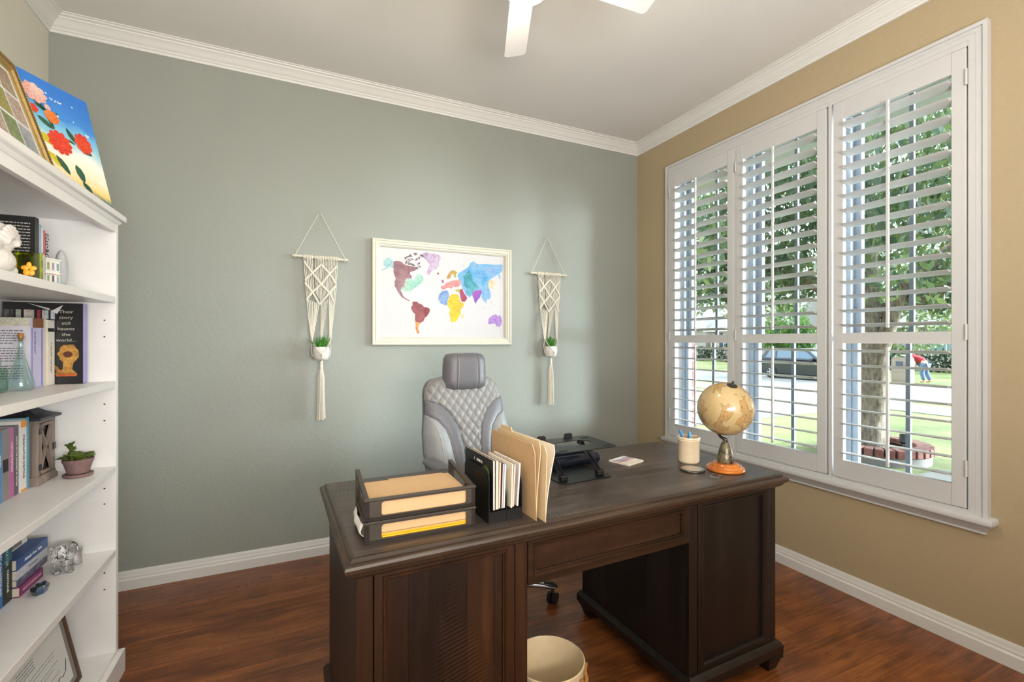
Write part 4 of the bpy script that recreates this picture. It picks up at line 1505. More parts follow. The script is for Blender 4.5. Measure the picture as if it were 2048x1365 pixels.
rt = Vector((.905, -.4258, 0)); tw = Vector((-.763, -.646, 0)); up = Vector((0, 0, 1))
C = Vector((0, 0, 1.0725 - .81)) - rt * .000
ax = (rt * .235 + up * .87 + tw * .43).normalized()
GR = .1128
low = C - ax * (GR + .010)
b = MB()
b.tube([Vector((0, 0, .122)), Vector((0, 0, .132)) - rt * .004, Vector((0, 0, .139)) - rt * .020 - tw * .01, low - ax * .006, low + ax * .010], [.009, .0075, .006, .006, .005], 12)
b.ball(low - ax * .004, .008)
b.ball(Vector((0, 0, .130)), .0085)
b.build('arm', PEW, t, 60)
rotm = ax.to_track_quat('Z', 'Y').to_matrix().to_4x4()
def globe_mat():
    g = NT('antique_globe_map')
    v = g.coords()
    n1 = g.noise(v, 9.5, 6, .58, .4)
    land = g.ramp(n1.outputs['Fac'], [(.50, (0, 0, 0)), (.515, (1, 1, 1))])
    edge = g.ramp(n1.outputs['Fac'], [(.488, (0, 0, 0)), (.505, (1, 1, 1)), (.522, (0, 0, 0))])
    n2 = g.noise(v, 70, 4, .7)
    n3 = g.noise(v, 5, 2)
    sea = g.ramp(n3.outputs['Fac'], [(.35, '#b59c6c'), (.65, '#c6af82')])
    ld = g.ramp(n3.outputs['Fac'], [(.35, '#ad8c50'), (.65, '#b79566')])
    c = g.mix(land, sea, ld)
    marks = g.ramp(n2.outputs['Fac'], [(.55, (0, 0, 0)), (.62, (.55, .55, .55))])
    mk = g.mix(land, (0, 0, 0), marks)
    c = g.mix(mk, c, '#6e5330')
    c = g.mix(g.mix(.5, (0, 0, 0), edge), c, '#6b5230')
    # meridians and parallels
    sx = g.n('SeparateXYZ'); g.l(v, sx.inputs[0])
    at = g.n('Math', operation='ARCTAN2'); g.l(sx.outputs[1], at.inputs[0]); g.l(sx.outputs[0], at.inputs[1])
    m1 = g.n('Math', operation='MULTIPLY'); g.l(at.outputs[0], m1.inputs[0]); m1.inputs[1].default_value = 24 / (2 * PI)
    f1 = g.n('Math', operation='FRACT'); g.l(m1.outputs[0], f1.inputs[0])
    l1 = g.ramp(f1.outputs[0], [(0, (.4, .4, .4)), (.02, (0, 0, 0)), (.98, (0, 0, 0)), (1, (.4, .4, .4))])
    m2 = g.n('Math', operation='MULTIPLY'); g.l(sx.outputs[2], m2.inputs[0]); m2.inputs[1].default_value = 50
    f2 = g.n('Math', operation='FRACT'); g.l(m2.outputs[0], f2.inputs[0])
    l2 = g.ramp(f2.outputs[0], [(0, (.4, .4, .4)), (.03, (0, 0, 0)), (.97, (0, 0, 0)), (1, (.4, .4, .4))])
    c = g.mix(l1, c, '#8f7648'); c = g.mix(l2, c, '#8f7648')
    g.base(c)
    g.set(Roughness=.22)
    g.b.inputs['Coat Weight'].default_value = .5
    return g.m
b = MB().ball((0, 0, 0), GR, 64, 40)
o = b.build('sphere', globe_mat(), t, 180, C, rotm.to_euler())
b = MB().lathe([(.021, GR - .003), (.021, GR + .0005), (.012, GR + .003), (.006, GR + .005), (.004, GR + .010), (.0055, GR + .014), (.0035, GR + .019), (0, GR + .020)], 24, cap=False)
b.build('pole_cap', PEW, t, 40, C, rotm.to_euler())

# waste bin under the desk
t = thing('waste_bin', 'cream waste bin with a rope handle on the floor under the desk', 'waste bin', (.782, 1.372, 0))
b = MB().lathe([(0, 0), (.095, 0), (.102, .006), (.118, .285), (.121, .288), (.121, .294), (.117, .296), (.1145, .292), (.100, .012), (0, .008)], 56, cap=False)
b.build('bucket', M('cream_enamel', '#d9c4a0', .35, 0, .03, 30), t, 40)
b = MB()
rp = []
for k in range(40):
    a = k / 39
    ang = R(-62 + 40 * a)
    rp.append((.124 * math.cos(ang), .124 * math.sin(ang), .275 - .10 * math.sin(PI * a)))
rp = [(p[0] * (1 + .02 * math.sin(i)), p[1] * (1 + .02 * math.sin(i)), p[2]) for i, p in enumerate(rp)]
b.tube(rp, .0065, 8)
b.build('rope_handle', M('jute_rope', '#a9793f', .9, 0, .3, 120), t, 60)
# ---------------------------------------------------------------- world map picture
MAP = {
 'na': [(-0.364,0.21),(-0.33,0.216),(-0.306,0.211),(-0.287,0.194),(-0.25,0.187),(-0.225,0.183),(-0.199,0.172),(-0.218,0.158),(-0.25,0.147),(-0.253,0.131),(-0.237,0.113),(-0.25,0.1),(-0.281,0.098),(-0.287,0.079),(-0.293,0.042),(-0.312,0.034),(-0.318,0.016),(-0.306,-0.003),(-0.293,-0.027),(-0.275,-0.039),(-0.256,-0.05),(-0.25,-0.059),(-0.262,-0.054),(-0.287,-0.042),(-0.306,-0.034),(-0.324,-0.01),(-0.34,0.015),(-0.358,0.044),(-0.358,0.075),(-0.349,0.094),(-0.361,0.124),(-0.364,0.149),(-0.364,0.173)],
 'alaska': [(-0.364,0.21),(-0.391,0.239),(-0.421,0.224),(-0.433,0.202),(-0.432,0.181),(-0.409,0.173),(-0.427,0.157),(-0.448,0.143),(-0.418,0.154),(-0.391,0.175),(-0.364,0.164)],
 'nae': [(-0.293,0.042),(-0.287,0.079),(-0.281,0.098),(-0.25,0.1),(-0.225,0.092),(-0.212,0.121),(-0.202,0.143),(-0.187,0.141),(-0.167,0.124),(-0.158,0.096),(-0.174,0.085),(-0.158,0.077),(-0.187,0.069),(-0.206,0.046),(-0.231,0.032),(-0.244,0.019),(-0.245,0),(-0.253,0.012),(-0.275,0.014),(-0.293,0.01),(-0.312,0.022),(-0.312,0.034)],
 'green': [(-0.167,0.281),(-0.135,0.294),(-0.122,0.285),(-0.077,0.286),(-0.05,0.281),(-0.034,0.26),(-0.047,0.233),(-0.05,0.201),(-0.067,0.174),(-0.09,0.176),(-0.103,0.159),(-0.116,0.133),(-0.129,0.132),(-0.135,0.157),(-0.122,0.19),(-0.113,0.21),(-0.132,0.227),(-0.151,0.245),(-0.161,0.257)],
 'ice': [(-0.063,0.152),(-0.047,0.153),(-0.05,0.14),(-0.06,0.143)],
 'sa': [(-0.228,-0.055),(-0.206,-0.055),(-0.193,-0.067),(-0.167,-0.075),(-0.155,-0.091),(-0.119,-0.099),(-0.113,-0.115),(-0.125,-0.141),(-0.135,-0.157),(-0.151,-0.167),(-0.161,-0.192),(-0.18,-0.205),(-0.217,-0.193),(-0.217,-0.143),(-0.24,-0.119),(-0.247,-0.1),(-0.234,-0.081),(-0.237,-0.062)],
 'satip': [(-0.217,-0.193),(-0.18,-0.205),(-0.193,-0.218),(-0.199,-0.243),(-0.19,-0.262),(-0.19,-0.28),(-0.206,-0.272),(-0.215,-0.243)],
 'eur': [(-0.03,0.042),(-0.034,0.061),(-0.01,0.068),(0.01,0.086),(0.037,0.097),(0.071,0.108),(0.098,0.113),(0.112,0.101),(0.112,0.075),(0.091,0.061),(0.071,0.056),(0.057,0.062),(0.043,0.045),(0.03,0.054),(0.01,0.05),(-0.01,0.036)],
 'scan': [(0.01,0.115),(0.01,0.134),(0.027,0.161),(0.043,0.175),(0.071,0.177),(0.088,0.165),(0.077,0.151),(0.077,0.125),(0.064,0.128),(0.057,0.15),(0.04,0.142),(0.037,0.123),(0.02,0.112)],
 'uk': [(-0.03,0.1),(-0.017,0.11),(-0.014,0.094),(-0.007,0.085),(-0.027,0.084)],
 'asia': [(0.091,0.159),(0.119,0.173),(0.153,0.195),(0.174,0.21),(0.185,0.237),(0.209,0.255),(0.238,0.237),(0.266,0.236),(0.317,0.24),(0.36,0.239),(0.405,0.243),(0.442,0.245),(0.438,0.194),(0.419,0.182),(0.425,0.125),(0.412,0.144),(0.408,0.171),(0.382,0.156),(0.353,0.134),(0.331,0.113),(0.328,0.072),(0.346,0.033),(0.346,-0.008),(0.317,-0.022),(0.309,-0.049),(0.288,-0.03),(0.273,-0.011),(0.281,0.023),(0.259,-0.011),(0.245,-0.025),(0.227,-0.052),(0.213,-0.02),(0.199,0.006),(0.181,-0.011),(0.153,0.011),(0.139,0.037),(0.125,0.049),(0.119,0.075),(0.112,0.101),(0.098,0.113),(0.088,0.139)],
 'asiac': [(0.132,0.141),(0.174,0.183),(0.195,0.158),(0.202,0.119),(0.245,0.081),(0.259,0.056),(0.216,0.047),(0.202,0.013),(0.181,-0.004),(0.167,0.038),(0.139,0.076)],
 'india': [(0.199,0.02),(0.223,0.041),(0.266,0.049),(0.277,0.03),(0.259,-0.011),(0.245,-0.025),(0.227,-0.056),(0.213,-0.02)],
 'east': [(0.328,0.113),(0.346,0.124),(0.375,0.115),(0.382,0.089),(0.36,0.06),(0.338,0.053),(0.331,0.079)],
 'mide': [(0.105,0.042),(0.125,0.046),(0.139,0.017),(0.164,-0.018),(0.15,-0.039),(0.125,-0.046),(0.112,-0.017),(0.105,0.015)],
 'turk': [(0.071,0.04),(0.105,0.045),(0.105,0.022),(0.077,0.027)],
 'afr': [(0.03,-0.007),(0.05,0.007),(0.091,0.005),(0.101,-0.017),(0.115,-0.05),(0.143,-0.055),(0.132,-0.082),(0.112,-0.102),(0.112,-0.135),(0.095,-0.161),(0.077,-0.188),(0.043,-0.195),(0.037,-0.169),(0.027,-0.124),(0.037,-0.104),(0.016,-0.079),(0.013,-0.047)],
 'nwaf': [(-0.03,0.022),(0.003,0.03),(0.02,0.025),(0.027,-0.007),(0.013,-0.047),(0.01,-0.073),(-0.017,-0.07),(-0.037,-0.061),(-0.054,-0.036),(-0.044,0.003)],
 'mada': [(0.125,-0.135),(0.139,-0.141),(0.129,-0.167),(0.119,-0.158)],
 'aus': [(0.331,-0.16),(0.36,-0.139),(0.382,-0.128),(0.397,-0.135),(0.405,-0.145),(0.419,-0.131),(0.434,-0.161),(0.436,-0.195),(0.419,-0.223),(0.394,-0.22),(0.382,-0.196),(0.353,-0.2),(0.328,-0.204)],
}
ISLES = [(-0.275,0.242),(-0.253,0.259),(-0.225,0.267),(-0.199,0.247),(-0.244,0.225),(-0.212,0.221),(-0.269,0.217),(-0.225,0.195),(-0.187,0.198),(-0.167,0.263),(-0.212,0.177),(-0.256,0.206)]
ISLES_B = [(0.346,-0.048),(0.368,-0.061),(0.338,-0.089),(0.295,-0.083),(0.419,-0.107),(0.027,0.236),(0.091,0.26),(0.174,0.273),(0.122,0.219)]
def watercolor(name, *cols):
    if name in CACHE:
        return CACHE[name]
    t = NT(name)
    v = t.coords()
    a = t.noise(v, 34, 6, .72, 1.0)
    b_ = t.noise(v, 9, 3)
    n = len(cols)
    st = [(.30 + .42 * i / max(1, n - 1), c) for i, c in enumerate(cols)]
    c1 = t.ramp(a.outputs['Fac'], st)
    c2 = t.ramp(b_.outputs['Fac'], st)
    c = t.mix(.5, c1, c2)
    sp_ = t.noise(v, 150, 3, .7)
    c = t.mix(.55, c, t.ramp(sp_.outputs['Fac'], [(.36, '#8c8c8c'), (.5, '#dcdcdc'), (.68, '#ffffff')]), 'MULTIPLY')
    t.base(c)
    t.set(Roughness=.7)
    CACHE[name] = t.m
    return t.m
MX, MZ = .989, 1.688
t = thing('framed_map', 'white-framed watercolour world map hanging on the grey wall above the chair', 'picture', (MX, YB, MZ))
FW, FH = .508, .355
b = MB()
def q(i, y):
    return (-FW + i, FW - i, -FH + i, FH - i, y)
b.border([q(0, -.001), q(0, -.030), q(.004, -.034), q(.012, -.034), q(.014, -.028), q(.022, -.028), q(.024, -.032), q(.032, -.032), q(.035, -.026), q(.043, -.025), q(.046, -.020), q(.050, -.018), q(.052, -.010), q(.052, -.001)], 'y')
b.build('frame', M('ivory_frame', '#cfcbbd', .45, 0, .02), t, 25)
mats = [M('map_paper', '#cccacd', .55, var=.015, vscale=4)]
b = MB()
b.box(-FW + .045, FW - .045, -.010, -.004, -FH + .045, FH - .045)
WC = {
 'na': watercolor('wc_plum', '#7a4a5c', '#8f5f6a', '#a87f86', '#b58f98'), 'alaska': watercolor('wc_teal', '#6fb3b8', '#9fcfd2', '#d5e6e8'),
 'nae': watercolor('wc_mint', '#5fb8a4', '#7fc8b5', '#b9dccb', '#cfd6b0'), 'green': watercolor('wc_lilac', '#8a7a94', '#b79ac0', '#d7c5dc', '#c9a9cf'),
 'ice': watercolor('wc_wine', '#8c4a5e', '#a3657a'), 'sa': watercolor('wc_maroon', '#6e2c38', '#8a3c46', '#b05a60', '#7a3340'),
 'satip': watercolor('wc_orange', '#d9552e', '#ee9a4a', '#f0c470'), 'eur': watercolor('wc_rose', '#e0507a', '#ea7f98', '#f0a890', '#d77fc0'),
 'scan': watercolor('wc_rosebrown', '#a83c52', '#c8955c', '#b9b24a', '#c65a6c'), 'uk': watercolor('wc_wine2', '#a04860', '#c07088'),
 'asia': watercolor('wc_blue', '#2f8fd8', '#55aee6', '#86bfe8', '#9fb0e0', '#3fa6d0'), 'asiac': watercolor('wc_deepteal', '#1f6f86', '#2f93a4', '#5cb3c4', '#86c6da'),
 'india': watercolor('wc_violet', '#4f5fc0', '#8a58c4', '#c05ab0', '#5c86d8'), 'east': watercolor('wc_apricot', '#f0b070', '#f4d0a4', '#f2e4d0'),
 'mide': watercolor('wc_magenta', '#8e2f56', '#b0486a', '#96385a'), 'turk': watercolor('wc_olive', '#a8a83c', '#c6c060'),
 'afr': watercolor('wc_yellow', '#f2c81e', '#f6d93c', '#f0b030', '#f4e070'), 'nwaf': watercolor('wc_skyblue', '#4f7fc0', '#7fa4d8', '#b0c8e6'),
 'mada': watercolor('wc_paleyellow', '#e0d060', '#efe6a0'), 'aus': watercolor('wc_purple', '#8a58c0', '#a87cd2', '#c09adc', '#7a6ac8')}
ISM = watercolor('wc_dark', '#4c3c4c', '#6f5a66', '#8c7484')
rnd = random.Random(8)
yy = -.0102
for k, poly in MAP.items():
    mats.append(WC[k]); b.mi = len(mats) - 1
    yy -= .00008
    # ragged coast
    pts = []
    for p0, p1 in zip(poly, poly[1:] + poly[:1]):
        pts.append(p0)
        if math.hypot(p1[0] - p0[0], p1[1] - p0[1]) > .012:
            pts.append(((p0[0] + p1[0]) / 2 + rnd.uniform(-.003, .003), (p0[1] + p1[1]) / 2 + rnd.uniform(-.003, .003)))
    b.sheet(pts, yy, 'y')
mats.append(ISM); b.mi = len(mats) - 1
for (cx, cz) in ISLES:
    for _ in range(4):
        ox, oz, r = cx + rnd.uniform(-.014, .014), cz + rnd.uniform(-.012, .012), rnd.uniform(.004, .011)
        yy -= .00002
        b.sheet([(ox + r * rnd.uniform(.5, 1.2) * math.cos(2 * PI * a / 7), oz + r * rnd.uniform(.4, 1.0) * math.sin(2 * PI * a / 7)) for a in range(7)], yy, 'y')
mats.append(WC['alaska']); b.mi = len(mats) - 1
for (cx, cz) in ISLES_B:
    for _ in range(3):
        ox, oz, r = cx + rnd.uniform(-.01, .01), cz + rnd.uniform(-.008, .008), rnd.uniform(.002, .005)
        b.sheet([(ox + r * math.cos(2 * PI * a / 6), oz + r * .6 * math.sin(2 * PI * a / 6)) for a in range(6)], yy - .0001, 'y')
b.build('map_print', mats, t)
MB().box(-FW + .050, FW - .050, -.0135, -.0125, -FH + .050, FH - .050).build('glass_sheet', glass('picture_glass', '#ffffff', .02, .03), t)

# ---------------------------------------------------------------- macrame hangers
COTTON = M('cotton_cord', '#d8d1c2', .9, 0, .08, 150)
TWIG = M('pale_birch', '#d6cdbb', .7, 0, .1, 40)
POTW = M('white_ribbed_pot', '#dcd9d4', .6, 0, .05, 60)
SUCC = leaf_mat('succulent_green', '#35772a', '#5aa03e', '#97cc62')
def hanger(x, zd, label, tilt):
    t = thing('macrame_hanger', label, 'plant hanger', (x, YB - .026, zd), 0, 'macrame plant hangers on the grey wall')
    rnd = random.Random(int(x * 100))
    b = MB()
    b.tube([(-.163, 0, tilt), (.163, 0, -tilt)], .0085, 12)
    b.build('dowel', TWIG, t, 40)
    b = MB()
    b.tube([(-.146, -.002, .010 + tilt), (-.012, .012, .282), (-.006, .016, .287), (0, .012, .281), (.143, -.002, .010 - tilt)], .0022, 6)
    for sx in (-.146, .143):
        b.tube([(sx + .011 * .3 * math.cos(a), .011 * math.sin(a), (tilt if sx < 0 else -tilt) + .011 * math.cos(a)) for a in [2 * PI * k / 10 for k in range(10)]], .0026, 6, closed=True)
    b.build('hanging_cord', COTTON, t, 60)
    MB().tube([(-.006, .005, .285), (-.006, .026, .285)], .002, 8).build('nail', CHROME, t)
    # woven panel
    b = MB()
    n = 22
    xs = [-.099 + .198 * k / (n - 1) for k in range(n)]
    for k, x0 in enumerate(xs):
        if k == 6:
            continue
        b.tube([(x0 + .0045 * .2, .0105 * math.sin(a), .0105 * math.cos(a)) for a in [R(-150 + 30 * i) for i in range(11)]], .0044, 6)
        end = -.285 + .06 * abs(math.sin(x0 * 34))
        q = []
        for i in range(9):
            f = i / 8
            q.append((x0 * (1 - .17 * f) + .0016 * math.sin(i * 2.1 + k), -.0125 + .002 * math.sin(i * 1.3 + k * 2), -.008 + (end + .008) * f))
        b.tube(q, .0024, 5)
    def knots(pts):
        P = [Vector((p[0], -.0165, p[1])) for p in pts]
        out, rr = [], []
        for A, B in zip(P, P[1:]):
            m = max(2, int((B - A).length / .0035))
            for i in range(m):
                out.append(A.lerp(B, i / m)); rr.append(.0052 if len(out) % 2 else .0036)
        out.append(P[-1]); rr.append(.004)
        for off in (-.0035, .0035):
            b.tube([p + Vector((0, 0, off)) for p in out], rr, 6)
    for ln in ([(0, -.045), (-.05, -.10), (-.093, -.145)], [(0, -.045), (.05, -.10), (.09, -.165)], [(-.097, -.035), (-.05, -.10), (0, -.169), (.05, -.22), (.08, -.29)], [(.095, -.045), (.05, -.10), (0, -.169), (-.05, -.22), (-.085, -.268)], [(-.093, -.165), (-.05, -.22), (-.010, -.295)], [(.09, -.168), (.05, -.22), (-.010, -.295)]):
        knots(ln)
    b.build('woven_panel', COTTON, t, 60)
    # gathered strands and the sling round the pot
    b = MB()
    PY = -.034
    def strand(x0, z0, x1, z1, y1):
        b.tube([(x0, -.0125, z0), (x0 * .6 + x1 * .4, -.012 + .4 * (y1 + .012), z0 * .55 + z1 * .45), (x1, y1, z1)], .0023, 5)
    for k in range(6):
        strand(-.082 + .011 * k, -.265 - .004 * k, -.058 + .0016 * k, -.505, PY)
    for k in range(3):
        strand(-.030 + .009 * k, -.285, -.051 + .0016 * k, -.505, PY)
    for k in range(5):
        strand(.002 + .009 * k, -.285 + .005 * k, -.002 + .002 * k, -.50, .012)
    for k in range(6):
        strand(.048 + .0065 * k, -.235 - .009 * k, .049 + .0016 * k, -.505, PY)
    for sx in (-1, 1):
        b.ball((sx * .0545, PY, -.508), .0075, 10, 8)
        for dy in (-.002, .002):
            b.tube([(sx * .0545, PY + dy, -.510), (sx * .044, PY - .030 + dy, -.548), (sx * .018, PY - .0545, -.590), (0, PY - .055, -.606)], .0024, 5)
            b.tube([(sx * .0545, PY + dy, -.510), (sx * .0565, PY + .012, -.56), (sx * .054, PY + .006, -.612), (sx * .035, PY, -.642), (0, PY, -.652)], .0024, 5)
    b.ball((0, PY - .053, -.609), .0075, 10, 8)
    b.tube([(0, PY - .054, -.610), (0, PY - .040, -.634), (0, PY - .012, -.650), (0, PY, -.653)], .003, 5)
    b.tube([(.003, .012, -.50), (.003, .020, -.56), (.003, .016, -.62), (0, PY, -.653)], .003, 5)
    b.build('sling', COTTON, t, 60)
    b = MB()
    b.tube([(0, PY, -.645), (0, PY, -.655), (0, PY, -.70), (0, PY, -.708)], [.006, .0105, .0110, .0115], 10)
    for k in range(34):
        a = rnd.uniform(0, 2 * PI)
        r = rnd.uniform(.2, 1) ** .5
        zb = -1.015 + rnd.uniform(-.008, .012)
        b.tube([(.009 * r * math.cos(a), PY + .008 * r * math.sin(a), -.700), (.019 * r * math.cos(a), PY + .015 * r * math.sin(a), -.76), (.021 * r * math.cos(a), PY + .017 * r * math.sin(a), -.88), (.024 * r * math.cos(a) + rnd.uniform(-.002, .002), PY + .018 * r * math.sin(a), zb)], .0026, 5)
    b.build('tassel', COTTON, t, 60)
    return PY
def succulent_pot(x, y, z, label):
    t = thing('succulent_pot', label, 'potted plant', (x, y, z), 0, 'small succulents in the macrame hangers')
    b = MB()
    n = 48
    prof = [(.0, 0), (.030, 0), (.040, .010), (.0475, .035), (.0490, .060), (.0475, .082), (.0455, .083), (.0440, .070), (0, .070)]
    b.lathe(prof, n, cap=False)
    for v in b.bm.verts:
        a = math.atan2(v.co.y, v.co.x)
        if .01 < v.co.z < .08:
            k = 1 + .02 * math.cos(24 * a)
            v.co.x *= k; v.co.y *= k
    b.build('pot', POTW, t, 60)
    b = MB()
    rnd = random.Random(int(x * 1000))
    for k in range(44):
        a = rnd.uniform(0, 2 * PI)
        r0 = rnd.uniform(0, .026)
        out = rnd.uniform(.012, .046) * (.4 + r0 / .026)
        h = rnd.uniform(.055, .102) * (1 - .25 * r0 / .026)
        c, s = math.cos(a), math.sin(a)
        if s > 0:
            out *= .5
        b.tube([(r0 * c, r0 * s, .068), ((r0 + out * .35) * c, (r0 + out * .35) * s, .068 + h * .5), ((r0 + out) * c, (r0 + out) * s, .068 + h)], [.0048, .0042, .0006], 6)
    b.build('succulent_leaves', SUCC, t, 60)
for (x, zd, lab, lab2, tl) in ((.168, 1.886, 'cream macrame hanger with a long tassel on the side of the map towards the bookcase', 'green succulent in a white pot in the hanger on the bookcase side', .004), (1.820, 1.883, 'cream macrame hanger with a long tassel between the map and the window', 'green succulent in a white pot in the hanger between map and window', .002)):
    PY = hanger(x, zd, lab, tl)
    succulent_pot(x, YB - .026 + PY, zd - .6455, lab2)

# ---------------------------------------------------------------- ceiling fan
FX, FY = .761, 1.497
FANW = M('fan_white', '#d6d7da', .4, 0, .02)
fan = thing('ceiling_fan', 'white five-blade ceiling fan with a light hanging from the ceiling', 'ceiling fan', (FX, FY, 2.72))
MB().lathe([(.07, .325), (.07, .30), (.045, .262), (.02, .255)][::-1], 32).build('canopy', FANW, fan, 40)
MB().tube([(0, 0, .08), (0, 0, .27)], .013, 14).build('downrod', FANW, fan, 40)
MB().lathe([(.04, -.055), (.105, -.045), (.125, -.015), (.125, .05), (.09, .085), (.02, .10)], 40).build('motor_housing', FANW, fan, 40)
EM = NT('lamp_bowl')
EM.base('#ffe9cc')
EM.b.inputs['Emission Color'].default_value = lin('#ffdfb5')
EM.b.inputs['Emission Strength'].default_value = 1.6
MB().lathe([(0, -.128), (.04, -.124), (.075, -.108), (.095, -.082), (.10, -.056), (.04, -.055)], 36).build('lamp_bowl', EM.m, fan, 60)
for k in range(5):
    a = R(-3.2 + 72 * k)
    m = Matrix.Rotation(a, 4, 'Z') @ Matrix.Rotation(R(-11), 4, 'X')
    b = MB()
    r = .02
    pr = [(.16, -.048), (.54, -.052), (.552, -.040), (.553, .030)] + [(.533 + .02 * math.cos(R(d)), .032 + .02 * math.sin(R(d))) for d in (0, 30, 60, 90)] + [(.16, .048)]
    b.prism(pr, -.004, .004, 'z')
    b.move(m)
    bl = b.build('blade', FANW, fan)
    b = MB()
    b.prism([(.09, -.02), (.20, -.03), (.20, .03), (.09, .02)], .004, .009, 'z')
    b.move(m)
    b.build('blade_iron', FANW, bl)
# ---------------------------------------------------------------- bookcase
BX, BY, BR = -.640, 2.415, R(-.7)
def K(x, y, z=0):
    return (BX + x * math.cos(BR) - y * math.sin(BR), BY + x * math.sin(BR) + y * math.cos(BR), z + .0008)
bc = thing('bookcase', 'tall white open bookcase with five shelves at the cream wall', 'bookcase', (BX, BY, 0), BR)
BD, BL = .315, .97
def side(y0, y1, inner):
    b = MB()
    b.box(-BD, 0, y0, y1, .0, 1.845, .0008)
    b.mi = 1
    if inner is not None:
        for z in (1.443, 1.377, 1.107, 1.041, .769, .707, .431, .365):
            for x in (-.037, -.26):
                f = [(x + .0032 * math.cos(2 * PI * k / 10), inner, z + .0032 * math.sin(2 * PI * k / 10)) for k in range(10)]
                b.face(f)
    b.build('side_panel', [W_SHELF, M('pin_hole', '#3a3836', .8)], bc)
side(-.025, 0, -.0254)
side(-BL, -BL + .025, -BL + .0254)
MB().box(-BD, -BD + .008, -BL + .025, -.025, .06, 1.845).build('back_panel', M('shelf_back', '#d0cfce', .45, var=.01), bc)
SH = (1.538, 1.198, .856, .5195, .108)
for i, z in enumerate(SH):
    MB().box(-BD + .009, -.001, -BL + .0255, -.0255, z - .026, z, .001).build('shelf', W_SHELF, bc)
MB().box(-.02, -.0005, -BL + .0255, -.0255, 1.7975, 1.844, .001).build('apron', W_SHELF, bc)
b = MB()
def tp(i, z):
    return (-BD - .0, .022 - i, -BL - .018 + i, .018 - i, z)
b.rings([tp(.020, 1.832), tp(.014, 1.838), tp(.012, 1.845), tp(.002, 1.848), tp(0, 1.851), tp(0, 1.868), tp(.003, 1.872), tp(.006, 1.873)])
b.build('top', W_SHELF, bc, 30)
b = MB()
b.box(-.001, .018, -BL - .014, .018, 0, .092)
b.box(-BD, .0, 0.0005, .018, 0, .092)
b.build('plinth', W_SHELF, bc)

# ---- books
def book_mat(c, rough=.4):
    return M('book_' + c[1:], c, rough, 0, .05, 25)
def upright_book(label, x, y0, y1, z, h, w, spine, cover=None, cat='book', group=None, blk=True):
    """spine towards the room at local x, near cover at y0."""
    t = thing('book', label, cat, K(x, y0, z), BR, group)
    cm = book_mat(cover or spine)
    sm = book_mat(spine)
    th = y1 - y0
    e = .0015
    MB().box(-w, -.001, 0, e, 0, h).build('front_cover', cm, t)
    MB().box(-w, -.001, th - e, th, 0, h).build('back_cover', cm, t)
    b = MB()
    b.box(-.0025, 0, 0, th, 0, h, .0007)
    b.build('spine', sm, t)
    MB().box(-w + .004, -.003, e + .0003, th - e - .0003, .003, h - .003).build('pages', PAGES, t)
    t['_th'] = th
    return t
def spine_text(t, s, th, z, size, mat, sx=1.0, x=.0004):
    return text(s, size, t, mat, (x, th / 2, z), (0, R(90), 0), sx)
def word_lines(t, name, mat, x0, x1, z0, z1, n, y, rnd, size=.0016, breaks=()):
    """rows of small print on a cover facing the room's near end."""
    b = MB()
    for k in range(n):
        z = z1 - (z1 - z0) * k / max(1, n - 1)
        if k in breaks:
            continue
        x = x0
        end = x1 - (rnd.uniform(0, .3) * (x1 - x0) if (k + 1) in breaks else 0)
        while x < end:
            w = rnd.uniform(.004, .013)
            w = min(w, x1 - x)
            b.face([(x, y, z - size), (x + w, y, z - size), (x + w, y, z + size), (x, y, z + size)])
            x += w + .0022
    return b.build(name, mat, t)
rnd = random.Random(21)
def th_of(t):
    return t['_th']
# top shelf
G1 = 'books on the top shelf'
t = upright_book('charcoal black book with white back-cover text on the upper shelf', -.116, -.362, -.336, SH[0], .228, .155, '#262627', '#262627', group=G1)
word_lines(t, 'printed_text', M('grey_ink', '#b9b8b4', .6), -.150, -.012, .105, .205, 11, -.0004, rnd, .0016)
word_lines(t, 'printed_text', M('grey_ink', '#b9b8b4', .6), -.085, -.014, .088, .088, 1, -.0004, rnd, .0014)
t = upright_book('pale blue book next to the charcoal black one on the upper shelf', -.116, -.335, -.321, SH[0], .210, .14, '#8fa9c4', group=G1)
t = upright_book('white and teal book between blue and red spines on the upper shelf', -.117, -.320, -.306, SH[0], .203, .135, '#d8e2e4', '#4f9a96', group=G1)
MB().box(0, .0004, .004, .010, .01, .12).build('spine_stripe', M('teal_print', '#3f918d', .5), t)
t = upright_book('red-spined paperback on the upper shelf', -.117, -.305, -.290, SH[0], .197, .13, '#c4525f', group=G1)
t = upright_book('dark book lettered INTO THIN AIR on the upper shelf', -.118, -.289, -.263, SH[0], .190, .125, '#2c2838', group=G1)
spine_text(t, 'INTO THIN AIR', .026, .115, .026, WHITE_INK, .80)
# second shelf
G2 = 'books on the second shelf'
t = upright_book('very thick book with a lavender spine and a page of text on its back', -.156, -.285, -.199, SH[1], .240, .147, '#bdb8d6', '#cfcbd6', group=G2)
word_lines(t, 'printed_text', M('small_print', '#5c5866', .6), -.150, -.020, .035, .196, 20, -.0004, rnd, .0014, (6, 13))
b = MB(); b.face([(-.150, -.0005, .212), (-.002, -.0005, .212), (-.002, -.0005, .239), (-.150, -.0005, .239)])
b.build('cover_picture', watercolor('cover_landscape', '#b8b6a0', '#d6d2bf', '#a4a58f'), t)
MB().box(0, .0005, .012, .085, .207, .2395).build('spine_block', M('spine_brown', '#7a4a26', .5), t)
for yy0, c in ((.0, '#7d86c8'), (.068, '#6c70b8')):
    MB().box(.0, .0006, yy0 + .002, yy0 + .010, .004, .204).build('spine_stripe', M('stripe_' + c[1:], c, .5), t)
spine_text(t, 'DICTIONARY', .05, .155, .016, M('violet_ink', '#4f4a78', .6), .8)
